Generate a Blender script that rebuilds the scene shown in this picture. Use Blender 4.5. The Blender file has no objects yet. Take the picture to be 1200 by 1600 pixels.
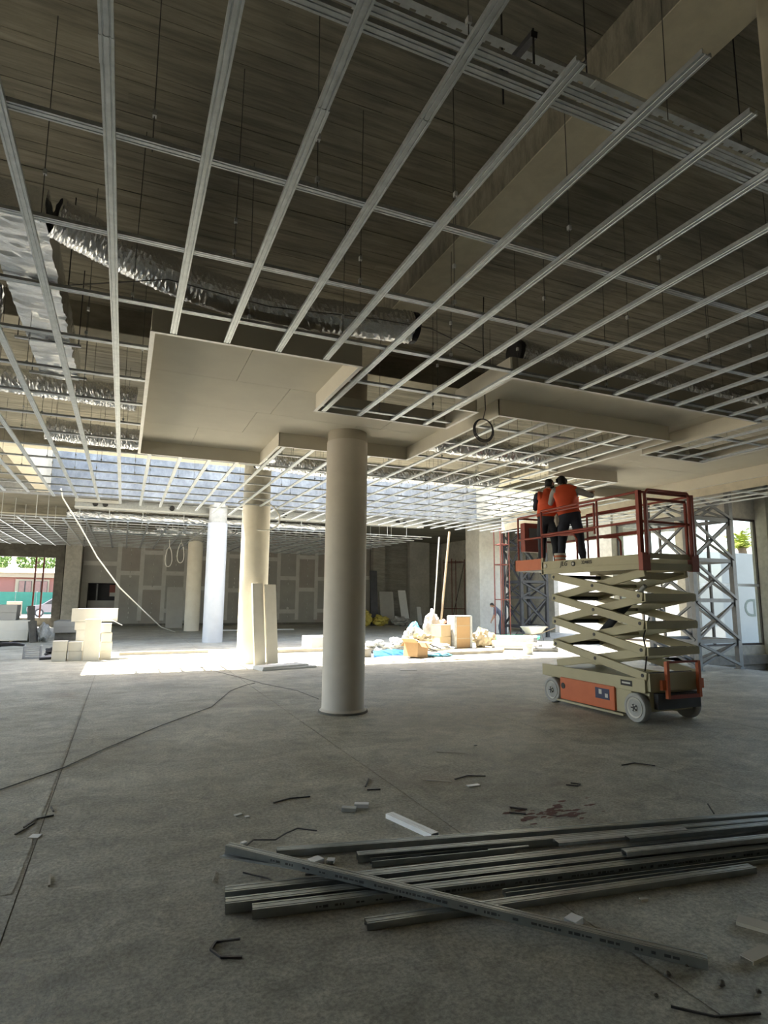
import bpy, bmesh, math, random
from mathutils import Vector, Matrix, noise
random.seed(7)
S = bpy.context.scene
COL = S.collection
PI = math.pi
R = math.radians

# ------------------------------------------------------------------ camera
def make_camera():
    f, roll, cx, cy, h = 940.0, 0.008, 600.0, 800.0, 1.75     # pixels of the 1200x1600 frame
    n = Vector((-math.sin(roll), math.cos(roll), 0))
    dist = (192 - cx) * n.x + (932 - cy) * n.y
    th = math.atan2(dist, f)
    d1 = Vector((192 - cx, 932 - cy, f)).normalized()
    up = -Vector((n.x * math.cos(th), n.y * math.cos(th), -math.sin(th))).normalized()
    d1 = (d1 - up * d1.dot(up)).normalized()
    rx = d1.cross(up)
    if rx.x < 0: rx = -rx
    B = Matrix((rx, d1, up))
    right, down, fwd = B.col[0], B.col[1], B.col[2]
    cam = bpy.data.cameras.new('camera'); co = bpy.data.objects.new('camera', cam); COL.objects.link(co)
    m = Matrix((right, -down, -fwd)).transposed().to_4x4()
    m.translation = (0, 0, h)
    co.matrix_world = m
    cam.sensor_fit = 'VERTICAL'; cam.sensor_height = 36.0; cam.sensor_width = 27.0
    cam.lens = 36.0 * f / 1600.0
    cam.clip_end = 500
    S.camera = co
make_camera()

# ------------------------------------------------------------------ light
SUN_DIR = Vector((1.5, -2.0, -5.6)).normalized()              # the way the light travels
def make_light():
    w = bpy.data.worlds.new('sky'); S.world = w; w.use_nodes = True
    nt = w.node_tree; nt.nodes.clear()
    sky = nt.nodes.new('ShaderNodeTexSky'); sky.sky_type = 'NISHITA'
    sky.sun_disc = False
    sky.sun_elevation = math.asin(-SUN_DIR.z)
    sky.sun_rotation = math.atan2(-SUN_DIR.x, -SUN_DIR.y)
    sky.dust_density = 2.0; sky.air_density = 1.0; sky.ozone_density = 1.0
    bg = nt.nodes.new('ShaderNodeBackground'); bg.inputs[1].default_value = 0.2
    out = nt.nodes.new('ShaderNodeOutputWorld')
    wb = nt.nodes.new('ShaderNodeMix'); wb.data_type = 'RGBA'; wb.blend_type = 'MULTIPLY'; wb.inputs[0].default_value = 1.0
    wb.inputs[7].default_value = (1.0, .955, .875, 1)            # the camera's warm white balance
    nt.links.new(sky.outputs[0], wb.inputs[6]); nt.links.new(wb.outputs[2], bg.inputs[0]); nt.links.new(bg.outputs[0], out.inputs[0])
    sun = bpy.data.lights.new('sun', 'SUN'); sun.energy = 8.0; sun.angle = R(0.6); sun.color = (1.0, 0.95, 0.86)
    so = bpy.data.objects.new('sun', sun); COL.objects.link(so)
    so.rotation_mode = 'QUATERNION'
    so.rotation_quaternion = SUN_DIR.to_track_quat('-Z', 'Y')
    so.location = (0, 20, 30)
make_light()
S.view_settings.view_transform = 'Standard'; S.view_settings.look = 'None'
S.view_settings.gamma = 1.0; S.view_settings.use_curve_mapping = False
S.view_settings.exposure = 2.75

# ------------------------------------------------------------------ materials
MATS = {}
def nodes(name):
    m = bpy.data.materials.new(name); m.use_nodes = True
    nt = m.node_tree; nt.nodes.clear()
    b = nt.nodes.new('ShaderNodeBsdfPrincipled'); o = nt.nodes.new('ShaderNodeOutputMaterial')
    nt.links.new(b.outputs[0], o.inputs[0])
    MATS[name] = m
    return m, nt, b
def mapping(nt, scale=(1, 1, 1), coord='Object'):
    t = nt.nodes.new('ShaderNodeTexCoord'); mp = nt.nodes.new('ShaderNodeMapping')
    mp.inputs['Scale'].default_value = scale
    nt.links.new(t.outputs[coord], mp.inputs[0]); return mp.outputs[0]
def noise_tex(nt, vec, scale, detail=5, rough=.55, dist=0):
    n = nt.nodes.new('ShaderNodeTexNoise'); n.inputs['Scale'].default_value = scale
    n.inputs['Detail'].default_value = detail; n.inputs['Roughness'].default_value = rough
    n.inputs['Distortion'].default_value = dist
    nt.links.new(vec, n.inputs['Vector']); return n.outputs['Fac']
def ramp(nt, fac, stops):
    r = nt.nodes.new('ShaderNodeValToRGB'); el = r.color_ramp.elements
    while len(el) < len(stops): el.new(0.5)
    for e, (p, c) in zip(el, stops):
        e.position = p; e.color = (c[0], c[1], c[2], 1) if not isinstance(c, (int, float)) else (c, c, c, 1)
    nt.links.new(fac, r.inputs[0]); return r.outputs[0]
def mix(nt, a, b, fac, mode='MIX'):
    n = nt.nodes.new('ShaderNodeMix'); n.data_type = 'RGBA'; n.blend_type = mode
    for s, v in ((n.inputs[6], a), (n.inputs[7], b)):
        if isinstance(v, tuple): s.default_value = (v[0], v[1], v[2], 1)
        else: nt.links.new(v, s)
    if isinstance(fac, (int, float)): n.inputs[0].default_value = fac
    else: nt.links.new(fac, n.inputs[0])
    return n.outputs[2]
def bump(nt, b, h, strength, dist=.01):
    n = nt.nodes.new('ShaderNodeBump'); n.inputs['Strength'].default_value = strength; n.inputs['Distance'].default_value = dist
    nt.links.new(h, n.inputs['Height']); nt.links.new(n.outputs[0], b.inputs['Normal'])
def mat(name, c1, c2=None, scale=4, rough=.7, metal=0., bmp=0., bscale=80, stretch=(1, 1, 1), spec=.4, dist=.004):
    m, nt, b = nodes(name)
    b.inputs['Roughness'].default_value = rough; b.inputs['Metallic'].default_value = metal
    b.inputs['Specular IOR Level'].default_value = spec
    if c2 is None: c2 = tuple(x * .82 for x in c1)
    v = mapping(nt, stretch)
    f = noise_tex(nt, v, scale, 6, .6)
    nt.links.new(ramp(nt, f, [(.3, c2), (.7, c1)]), b.inputs['Base Color'])
    if bmp: bump(nt, b, noise_tex(nt, v, bscale, 4), bmp, dist)
    return m

mat('galvanized', (.62, .65, .66), (.46, .49, .51), 14, .38, .75, .15, 200, spec=.5)
mat('galvanized_dark', (.42, .45, .45), (.31, .34, .345), 10, .30, .75, .15, 150)
mat('tin_glare', (.92, .93, .94), (.84, .85, .87), 10, .35, .15)  # glare from the roof opening put into a pale diffuse colour
mat('ink', (.085, .09, .09), None, 8, .6)
mat('edge_trim', (.78, .77, .73), (.66, .65, .62), 12, .45, .3)
mat('board_face', (.70, .66, .56), (.65, .61, .52), 2.5, .85, 0, .05, 120)
mat('board_core', (.78, .77, .74), None, 8, .9)
mat('board_white', (0.640, 0.640, 0.624), (0.576, 0.576, 0.560), 5, .7)
mat('board_grey', (.36, .35, .32), (.30, .29, .27), 1.2, .85)
mat('board_brown', (.345, .315, .28), (.29, .265, .24), 1.5, .85)
mat('joint_filler', (.55, .54, .51), (.46, .45, .42), 3, .9)
mat('joint_filler_dark', (.26, .24, .20), (.17, .155, .13), 6, .9)
mat('foil', (.88, .89, .90), (.72, .73, .75), 30, .26, 1.0, .5, 60, dist=.01)
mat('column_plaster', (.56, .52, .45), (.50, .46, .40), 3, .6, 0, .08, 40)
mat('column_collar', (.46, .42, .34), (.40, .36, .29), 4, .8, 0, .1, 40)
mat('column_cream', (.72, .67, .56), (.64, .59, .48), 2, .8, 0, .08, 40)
mat('white_wrap', (.58, .60, .63), (.52, .54, .57), 3, .6, 0, .1, 12)
mat('steel_black', (.05, .05, .055), (.03, .03, .035), 20, .5, .5)
mat('strap_steel', (.10, .10, .10), (.06, .06, .065), 20, .4, .6)
mat('lift_tan', (.47, .43, .28), (.42, .38, .25), 3, .5, 0, .05, 60)
mat('lift_orange', (.62, .16, .06), (.54, .13, .05), 3, .5, 0, .05, 60)
mat('lift_red', (.36, .07, .045), (.28, .055, .04), 5, .5)
mat('tyre_grey', (.42, .42, .41), (.33, .33, .32), 6, .85)
mat('rim_white', (.66, .65, .60), (.55, .54, .50), 6, .6)
mat('tower_steel', (.20, .205, .21), (.15, .155, .16), 5, .5, .4)
mat('rod_steel', (.11, .105, .10), None, 20, .6, .3)
mat('tower_dark', (.075, .075, .08), (.05, .05, .055), 5, .55, .3)
mat('scaffold_red', (.20, .055, .04), (.13, .04, .032), 5, .6)
mat('frame_brown', (.075, .06, .055), (.055, .045, .04), 5, .5)
mat('vest_orange', (.85, .13, .05), (.74, .10, .04), 6, .75)
mat('cloth_navy', (.045, .05, .075), (.03, .035, .05), 8, .9)
mat('cloth_dark', (.05, .055, .07), (.035, .04, .05), 8, .9)
mat('cloth_blue', (.13, .15, .22), (.10, .115, .17), 8, .9)
mat('cloth_grey', (.42, .44, .45), (.34, .36, .37), 8, .9)
mat('jeans', (.085, .10, .12), (.06, .07, .09), 8, .9)
mat('skin', (.40, .23, .15), (.34, .19, .12), 8, .6)
mat('hair', (.02, .017, .015), (.012, .01, .01), 30, .7)
mat('shoe', (.04, .035, .03), None, 10, .7)
mat('rag', (.62, .58, .50), (.48, .45, .39), 12, .9)
mat('cardboard', (0.372, 0.236, 0.118), (0.322, 0.205, 0.099), 3, .85)
mat('cardboard_pale', (0.420, 0.324, 0.204), (0.372, 0.276, 0.168), 3, .85)
mat('cream_box', (.66, .63, .56), (.60, .57, .50), 3, .8)
mat('paper_white', (0.615, 0.608, 0.585), (0.540, 0.532, 0.510), 4, .8)
mat('bag_white', (0.492, 0.480, 0.456), (0.396, 0.384, 0.360), 9, .55, 0, .4, 20, dist=.02)
mat('bag_tan', (0.408, 0.336, 0.228), (0.330, 0.264, 0.168), 8, .8, 0, .4, 20, dist=.02)
mat('film_grey', (0.420, 0.426, 0.420), (0.270, 0.276, 0.264), 9, .35, 0, .5, 14, dist=.03)
mat('plastic_blue', (.06, .22, .68), (.10, .34, .75), 6, .45)
mat('plastic_cyan', (0.126, 0.385, 0.504), (0.084, 0.294, 0.420), 6, .45)
mat('plastic_green', (.05, .48, .30), (.04, .38, .24), 6, .5)
mat('plastic_yellow', (.55, .46, .10), (.42, .34, .08), 6, .6)
mat('plastic_pink', (.72, .36, .30), None, 6, .6)
mat('plastic_white', (0.546, 0.546, 0.518), (0.490, 0.490, 0.462), 4, .5)
mat('pipe_grey', (.42, .42, .42), (.34, .34, .35), 5, .5)
mat('black_plastic', (.025, .025, .028), None, 10, .45)
mat('timber', (0.385, 0.308, 0.210), (0.308, 0.238, 0.154), 3, .8, 0, .2, 30, (1, 8, 8))
mat('timber_grey', (0.322, 0.301, 0.266), (0.252, 0.231, 0.203), 3, .8)
mat('cable_white', (.70, .68, .62), None, 8, .6)
mat('cable_dark', (.13, .125, .115), None, 8, .6)
mat('red_mark', (.20, .11, .09), (.16, .085, .07), 9, .9)
mat('white_metal', (.68, .70, .70), (.58, .60, .60), 6, .4, .3)
mat('house_pink', (0.311, 0.126, 0.101), (0.286, 0.113, 0.092), 2, .85)
mat('house_cream', (0.387, 0.297, 0.207), (0.360, 0.270, 0.189), 2, .85)
mat('shutter', (.30, .16, .13), None, 5, .8)
mat('green_mesh', (0.036, 0.180, 0.132), (0.030, 0.144, 0.108), 3, .8)
mat('leaf', (0.120, 0.204, 0.036), (0.066, 0.132, 0.024), 2, .8)
mat('palm_leaf', (.26, .29, .03), (.18, .22, .02), 4, .7)
mat('bark', (.18, .13, .09), None, 6, .9)
mat('car_paint', (.22, .20, .21), (.20, .18, .19), 2, .25, .3)
mat('car_glass', (.03, .035, .04), None, 2, .08)
mat('hoarding', (.34, .34, .33), (.31, .31, .30), 1, .7)
mat('hoarding_mark', (.15, .17, .15), (.12, .14, .12), 3, .7)
mat('asphalt', (.26, .26, .25), (.20, .20, .20), 3, .9, 0, .3, 60)
mat('soil', (0.276, 0.252, 0.204), (0.216, 0.198, 0.162), 1, .95, 0, .3, 20)
mat('room_shade', (.05, .05, .055), None, 2, .9)  # shade of the unlit room behind put into the colour
mat('decal_black', (.02, .02, .022), None, 3, .6)
mat('decal_blue', (.05, .06, .12), None, 3, .6)
mat('decal_white', (.62, .62, .60), None, 3, .6)
mat('wood_strip', (.62, .58, .50), (.52, .48, .40), 3, .8)

def glass_mat():
    m = bpy.data.materials.new('window_glass'); m.use_nodes = True; nt = m.node_tree; nt.nodes.clear()
    t = nt.nodes.new('ShaderNodeBsdfTransparent'); t.inputs[0].default_value = (.93, .96, .95, 1)
    g = nt.nodes.new('ShaderNodeBsdfGlossy'); g.inputs['Roughness'].default_value = .02
    mx = nt.nodes.new('ShaderNodeMixShader'); o = nt.nodes.new('ShaderNodeOutputMaterial')
    mx.inputs[0].default_value = .06; nt.links.new(t.outputs[0], mx.inputs[1]); nt.links.new(g.outputs[0], mx.inputs[2])
    nt.links.new(mx.outputs[0], o.inputs[0]); MATS['window_glass'] = m
glass_mat()

def concrete(name, c1, c2, c3, stain=.5, streak=(1, 1, 1), rough=.85, sc=1.0):
    m, nt, b = nodes(name); b.inputs['Roughness'].default_value = rough; b.inputs['Specular IOR Level'].default_value = .3
    v = mapping(nt, streak)
    a = noise_tex(nt, v, .9 * sc, 7, .62, .4); d = noise_tex(nt, v, 6 * sc, 6, .6); e = noise_tex(nt, v, 40, 3)
    col = ramp(nt, a, [(.32, c2), (.5, c1), (.68, c3)])
    col = mix(nt, col, ramp(nt, d, [(.35, .55), (.6, 1.)]), stain, 'MULTIPLY')
    nt.links.new(col, b.inputs['Base Color'])
    bump(nt, b, e, .25, .004)
    return m
concrete('concrete_pale', (.50, .48, .42), (.42, .40, .34), (.57, .55, .49), .4)
concrete('concrete_pier', (.70, .68, .62), (.62, .60, .55), (.76, .74, .69), .25)
concrete('concrete_beam', (.60, .56, .44), (.54, .50, .39), (.65, .61, .49), .25)
concrete('concrete_wall', (.30, .285, .25), (.24, .225, .20), (.36, .345, .30), .5, (.6, .6, 4.5))
concrete('concrete_skylit', (0.286, 0.297, 0.308), (0.230, 0.241, 0.258), (.40, .41, .42), .5, (1.6, 1, 1), sc=1.2)  # bluish cast of the sky light put into the grey
concrete('concrete_dark', (.15, .14, .12), (.11, .105, .09), (.20, .185, .16), .5)
concrete('render_cream', (.66, .60, .48), (.58, .52, .41), (.72, .66, .53), .25)
concrete('plaster_patch', (.48, .465, .42), (.42, .405, .365), (.52, .505, .46), .25)

def floor_mat():
    m, nt, b = nodes('floor_concrete')
    b.inputs['Specular IOR Level'].default_value = .45
    t = nt.nodes.new('ShaderNodeTexCoord')
    def vec(sc, rot=0):
        mp = nt.nodes.new('ShaderNodeMapping'); mp.inputs['Scale'].default_value = sc; mp.inputs['Rotation'].default_value = (0, 0, rot)
        nt.links.new(t.outputs['Object'], mp.inputs[0]); return mp.outputs[0]
    streak = noise_tex(nt, vec((.55, 1.5, 1), R(-14)), 1.3, 8, .65, .9)      # trowel sweeps
    blotch = noise_tex(nt, vec((1, 1, 1)), .7, 6, .6, .8)
    dust = noise_tex(nt, vec((1, 1, 1)), 3.2, 8, .7, 1.2)
    grain = noise_tex(nt, vec((1, 1, 1)), 38, 8, .78)
    c = ramp(nt, blotch, [(.3, (.37, .345, .27)), (.5, (.45, .43, .35)), (.7, (.55, .53, .44))])
    c = mix(nt, c, ramp(nt, streak, [(.36, .70), (.64, 1.16)]), .6, 'MULTIPLY')
    c = mix(nt, c, ramp(nt, dust, [(.36, .62), (.50, .95), (.66, 1.28)]), .75, 'MULTIPLY')
    c = mix(nt, c, ramp(nt, grain, [(.40, .52), (.60, 1.28)]), .75, 'MULTIPLY')
    rust = noise_tex(nt, vec((1, 1, 1)), .55, 4, .5, .3)
    c = mix(nt, c, (.22, .15, .12), ramp(nt, rust, [(.60, 0.), (.72, .35)]))
    nt.links.new(c, b.inputs['Base Color'])
    nt.links.new(ramp(nt, dust, [(.3, .5), (.7, .72)]), b.inputs['Roughness'])
    ad = nt.nodes.new('ShaderNodeMath'); ad.operation = 'MULTIPLY_ADD'
    nt.links.new(grain, ad.inputs[0]); ad.inputs[1].default_value = .5; nt.links.new(dust, ad.inputs[2])
    bump(nt, b, ad.outputs[0], .6, .022)
floor_mat()

def soffit_mat():
    m, nt, b = nodes('board_marked_concrete')
    b.inputs['Roughness'].default_value = .85; b.inputs['Specular IOR Level'].default_value = .25
    g = nt.nodes.new('ShaderNodeNewGeometry')
    t = nt.nodes.new('ShaderNodeTexCoord')
    mp = nt.nodes.new('ShaderNodeMapping'); mp.inputs['Scale'].default_value = (.35, 4.0, 1); nt.links.new(t.outputs['Object'], mp.inputs[0])
    grain = noise_tex(nt, mp.outputs[0], 3.0, 9, .72, .15)
    blot = noise_tex(nt, t.outputs['Object'], .45, 5, .6, .4)
    tone = ramp(nt, g.outputs['Random Per Island'], [(0, (.275, .262, .215)), (.5, (.30, .287, .237)), (1, (.335, .318, .265))])
    c = mix(nt, tone, ramp(nt, grain, [(.36, .5), (.64, 1.22)]), .75, 'MULTIPLY')
    c = mix(nt, c, ramp(nt, blot, [(.35, (.66, .66, .66)), (.65, (1.15, 1.1, 1.02))]), .8, 'MULTIPLY')
    nt.links.new(c, b.inputs['Base Color'])
    bump(nt, b, grain, .4, .006)
soffit_mat()

# ------------------------------------------------------------------ mesh helpers
INV = {}                                     # world-to-local matrix of every Empty
class MB:
    def __init__(s): s.v = []; s.f = []; s.m = []; s.cur = 0
    def add(s, vs, fs):
        o = len(s.v); s.v += [Vector(p) for p in vs]
        for f in fs: s.f.append([i + o for i in f]); s.m.append(s.cur)
    def box(s, x0, x1, y0, y1, z0, z1):
        s.add([(x0, y0, z0), (x1, y0, z0), (x1, y1, z0), (x0, y1, z0), (x0, y0, z1), (x1, y0, z1), (x1, y1, z1), (x0, y1, z1)],
              [(0, 3, 2, 1), (4, 5, 6, 7), (0, 1, 5, 4), (1, 2, 6, 5), (2, 3, 7, 6), (3, 0, 4, 7)]); return s
    def obox(s, c, size, rot=(0, 0, 0)):
        from mathutils import Euler
        m = Euler(rot).to_matrix(); c = Vector(c); x, y, z = (q / 2 for q in size)
        vs = [c + m @ Vector(p) for p in ((-x, -y, -z), (x, -y, -z), (x, y, -z), (-x, y, -z), (-x, -y, z), (x, -y, z), (x, y, z), (-x, y, z))]
        s.add(vs, [(0, 3, 2, 1), (4, 5, 6, 7), (0, 1, 5, 4), (1, 2, 6, 5), (2, 3, 7, 6), (3, 0, 4, 7)]); return s
    def sweep(s, prof, p, q, up=(0, 0, 1)):
        p = Vector(p); q = Vector(q); d = (q - p).normalized(); up = Vector(up)
        if abs(d.dot(up)) > .99: up = Vector((0, 1, 0))
        side = d.cross(up).normalized(); u = side.cross(d).normalized()
        n = len(prof)
        vs = [p + side * a + u * b for a, b in prof] + [q + side * a + u * b for a, b in prof]
        fs = [(i, (i + 1) % n, n + (i + 1) % n, n + i) for i in range(n)]
        fs += [tuple(range(n - 1, -1, -1)), tuple(range(n, 2 * n))]
        s.add(vs, fs); return s
    def bar(s, p, q, w, h, up=(0, 0, 1)):
        return s.sweep([(-w / 2, -h / 2), (w / 2, -h / 2), (w / 2, h / 2), (-w / 2, h / 2)], p, q, up)
    def tube(s, pts, r, n=8, caps=True):
        pts = [Vector(p) for p in pts]; k = len(pts); rs = r if isinstance(r, (list, tuple)) else [r] * k
        t0 = (pts[1] - pts[0]).normalized()
        ref = Vector((0, 0, 1)) if abs(t0.z) < .9 else Vector((1, 0, 0))
        a = t0.cross(ref).normalized(); o = len(s.v)
        for i, p in enumerate(pts):
            t = (pts[min(i + 1, k - 1)] - pts[max(i - 1, 0)]).normalized()
            a = (a - t * a.dot(t)).normalized(); b = t.cross(a)
            for j in range(n):
                w = 2 * PI * j / n; s.v.append(p + (a * math.cos(w) + b * math.sin(w)) * rs[i])
        for i in range(k - 1):
            for j in range(n):
                s.f.append([o + i * n + j, o + i * n + (j + 1) % n, o + (i + 1) * n + (j + 1) % n, o + (i + 1) * n + j]); s.m.append(s.cur)
        if caps:
            s.f.append([o + j for j in range(n - 1, -1, -1)]); s.m.append(s.cur)
            s.f.append([o + (k - 1) * n + j for j in range(n)]); s.m.append(s.cur)
        return s
    def cyl(s, p, q, r, n=12): return s.tube([p, q], r, n)
    def lathe(s, prof, c, n=24, axis='z'):
        c = Vector(c); o = len(s.v); k = len(prof)
        for r, h in prof:
            for j in range(n):
                w = 2 * PI * j / n; x, y = r * math.cos(w), r * math.sin(w)
                s.v.append(c + (Vector((x, y, h)) if axis == 'z' else Vector((h, x, y))))
        for i in range(k - 1):
            for j in range(n):
                s.f.append([o + i * n + j, o + i * n + (j + 1) % n, o + (i + 1) * n + (j + 1) % n, o + (i + 1) * n + j]); s.m.append(s.cur)
        s.f.append([o + j for j in range(n - 1, -1, -1)]); s.m.append(s.cur)
        s.f.append([o + (k - 1) * n + j for j in range(n)]); s.m.append(s.cur)
        return s
    def quad(s, a, b, c, d): s.add([a, b, c, d], [(0, 1, 2, 3)]); return s
    def build(s, name, ms, parent=None, smooth=False, bevel=0, origin=None):
        ms = ms if isinstance(ms, (list, tuple)) else [ms]
        vs = s.v
        if parent is not None: inv = INV[parent.name]; vs = [inv @ p for p in vs]; loc = None
        else:
            xs = [p.x for p in vs]; ys = [p.y for p in vs]; zs = [p.z for p in vs]
            loc = Vector(origin) if origin else Vector(((min(xs) + max(xs)) / 2, (min(ys) + max(ys)) / 2, min(zs)))
            vs = [p - loc for p in vs]
        me = bpy.data.meshes.new(name); me.from_pydata(vs, [], s.f); me.polygons.foreach_set('material_index', s.m)
        for m in ms: me.materials.append(MATS[m])
        bm = bmesh.new(); bm.from_mesh(me)
        bmesh.ops.recalc_face_normals(bm, faces=bm.faces)
        if bevel:
            es = [e for e in bm.edges if len(e.link_faces) == 2 and e.calc_face_angle() > .7]
            bmesh.ops.bevel(bm, geom=es, offset=bevel, segments=2, affect='EDGES', profile=.6, clamp_overlap=True)
        bm.to_mesh(me); bm.free()
        if smooth:
            me.polygons.foreach_set('use_smooth', [True] * len(me.polygons))
            try: me.set_sharp_from_angle(angle=R(40))
            except Exception: pass
        me.update()
        o = bpy.data.objects.new(name, me); COL.objects.link(o)
        if parent is not None:
            o.parent = parent; INV[o.name] = INV[parent.name].copy()
        else:
            o.location = loc; INV[o.name] = Matrix.Translation(-loc)
        return o
def tag(o, label=None, cat=None, group=None, kind=None):
    if label: o['label'] = label
    if cat: o['category'] = cat
    if group: o['group'] = group
    if kind: o['kind'] = kind
    return o
def thing(name, label, cat, loc=(0, 0, 0), rotz=0, group=None):
    o = bpy.data.objects.new(name, None); COL.objects.link(o); o.empty_display_size = .1
    o.location = loc; o.rotation_euler = (0, 0, rotz)
    INV[o.name] = (Matrix.Translation(loc) @ Matrix.Rotation(rotz, 4, 'Z')).inverted()
    return tag(o, label, cat, group)
def struct(name, mb, m, **k):
    return tag(mb.build(name, m, **k), kind='structure')
def box(*a): return MB().box(*a)
def dup(o, parent=None):
    c = o.copy(); COL.objects.link(c)
    if parent is not None: c.parent = parent
    for ch in list(o.children): dup(ch, c)
    return c
def share(mesh_obj, parent, world_offset):
    """a copy of a mesh part under the same parent, moved in world axes"""
    c = mesh_obj.copy(); COL.objects.link(c); c.parent = parent
    c.location = mesh_obj.location + INV[parent.name].to_3x3() @ Vector(world_offset); return c
def text_mesh(name, txt, size, m, parent, loc, rot, depth=.002, shear=0):
    cu = bpy.data.curves.new(name, 'FONT'); cu.body = txt; cu.size = size; cu.extrude = depth; cu.shear = shear
    cu.align_x = 'CENTER'; cu.align_y = 'CENTER'; cu.resolution_u = 3; cu.offset = size * .004; cu.space_character = 1.08
    t = bpy.data.objects.new('tmp_text', cu); COL.objects.link(t)
    dg = bpy.context.evaluated_depsgraph_get(); dg.update()
    me = bpy.data.meshes.new_from_object(t.evaluated_get(dg))
    bpy.data.objects.remove(t); bpy.data.curves.remove(cu)
    from mathutils import Euler
    M = Matrix.Translation(loc) @ Euler(rot).to_matrix().to_4x4()
    if parent is not None: M = INV[parent.name] @ M
    me.transform(M); me.materials.clear(); me.materials.append(MATS[m])
    o = bpy.data.objects.new(name, me); COL.objects.link(o); o.parent = parent
    return o
# ------------------------------------------------------------------ structure
FX = [-9.0, -0.46, 2.46, 5.36, 8.26, 11.16, 15.12]
SLAB = 5.86; BEAM = 5.48; G = 4.23; BZ = 4.465
fl = MB()
fl.box(-9, 15.12, -6, 40, -.30, -.006); fl.box(15.12, 22, 13.9, 40, -.30, -.006)
floor = struct('floor', fl, 'joint_filler_dark', origin=(0, 0, 0))
for i in range(6):
    a, b = FX[i] + (.004 if i else 0), FX[i + 1] - (.004 if i < 5 else 0)
    box(a, b, -6, 40, -.006, 0).build('floor_slab', 'floor_concrete', floor)
box(15.12, 22, 13.9, 40, -.006, 0).build('floor_slab', 'floor_concrete', floor)
# ragged mortar strips along the joints
for jx, ya, yb, wd in ((-.47, 4.4, 12.2, .085), (2.45, 1.6, 9.0, .10), (5.35, 3.0, 8.0, .09)):
    ms = MB(); y = ya; pts = []
    while y < yb:
        pts.append((y, jx - .02 - wd - random.uniform(-.035, .035), jx - .012 + random.uniform(-.012, .006))); y += .09
    for (y0, a0, b0), (y1, a1, b1) in zip(pts, pts[1:]):
        if random.random() < (.96 if jx < 0 else .8):
            ms.add([(a0, y0, .0008), (b0, y0, .004), (b1, y1, .004), (a1, y1, .0008)], [(0, 1, 2, 3)])
    tag(ms.build('joint_mortar', 'floor_concrete', floor), kind='stuff')
# pit beyond the slab edge at the right
struct('floor_pit', MB().box(15.12, 20.4, -6, 14.1, -.62, -.52), 'concrete_wall')

# ceiling slab with board marks: strips along X with slight steps
cl = MB()
def strips(x0, x1, y0, y1, fine=True):
    cl.box(x0, x1, y0, y1, SLAB + .02, SLAB + .28)
    if not fine: 
        cl.add([(x0, y0, SLAB), (x1, y0, SLAB), (x1, y1, SLAB), (x0, y1, SLAB)], [(0, 3, 2, 1)]); return
    y = y0
    while y < y1 - .001:
        w = min(random.choice((.10, .12, .12, .14, .15)), y1 - y)
        x = x0 - random.uniform(0, 2.4)
        while x < x1:
            xe = x + random.choice((2.0, 2.5, 2.5, 3.0))
            a, b = max(x, x0), min(xe, x1)
            if b > a:
                z = SLAB - random.choice((0, .001, .002, .003, .005))
                g = .001
                cl.add([(a, y + g, z), (b, y + g, z), (b, y + w - g, z), (a, y + w - g, z),
                        (a, y, SLAB + .02), (b, y, SLAB + .02), (b, y + w, SLAB + .02), (a, y + w, SLAB + .02)],
                       [(0, 3, 2, 1), (0, 1, 5, 4), (2, 3, 7, 6), (1, 2, 6, 5), (3, 0, 4, 7)])
            x = xe
        y += w
OX0, OX1, OY0, OY1 = -2.7, 15.4, 17.3, 24.6
strips(-6, 14, 0, OY0); strips(-9, 22, -6, 0, False); strips(-9, -6, 0, OY0, False); strips(14, 22, 0, OY0, False)
strips(-9, OX0, OY0, OY1, False); strips(OX1, 22, OY0, OY1, False); strips(-9, 22, OY1, 40.4, False)
struct('ceiling', cl, 'board_marked_concrete', origin=(0, 0, SLAB))
# down-stand beams
nb = 0
def beam(x0, x1, y0, y1, z0=BEAM, z1=SLAB + .01, m=None):
    global nb; nb += 1
    if m is None:                    # board-marked sides, smooth cement soffit
        o = struct('trim_%d' % nb, box(x0, x1, y0, y1, z0 + .012, z1), 'board_marked_concrete', bevel=.006)
        box(x0 + .003, x1 - .003, y0 + .003, y1 - .003, z0, z0 + .014).build('soffit', 'concrete_beam', o); return o
    return struct('trim_%d' % nb, box(x0, x1, y0, y1, z0, z1), m, bevel=.008)
beam(2.98, 3.52, -6, 16.9); beam(10.8, 11.4, -6, 16.9)
beam(-9, 2.98, 9.0, 9.5); beam(3.52, 10.8, 9.0, 9.5); beam(-9, 22, 16.9, 17.33, BEAM, 7.8)  # the last one rises unseen as a parapet to hold back sky light
beam(-3.1, -2.67, 17.3, 24.6, BEAM, 7.2, 'render_cream')          # left side of the roof opening
beam(15.37, 15.75, 17.3, 24.6, BEAM, 9.0, 'render_cream')         # right side, raised out of view to hold back sky light
beam(-9, 22, 24.57, 25.0, 5.42, 9.0, 'concrete_skylit')             # far side, raised likewise; bluish sky light put into its colour
beam(-9, 2.98, 31.5, 32.0); beam(3.0, 3.6, 25.0, 40.0)
beam(-6.5, -6.0, -6, 16.9)

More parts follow.
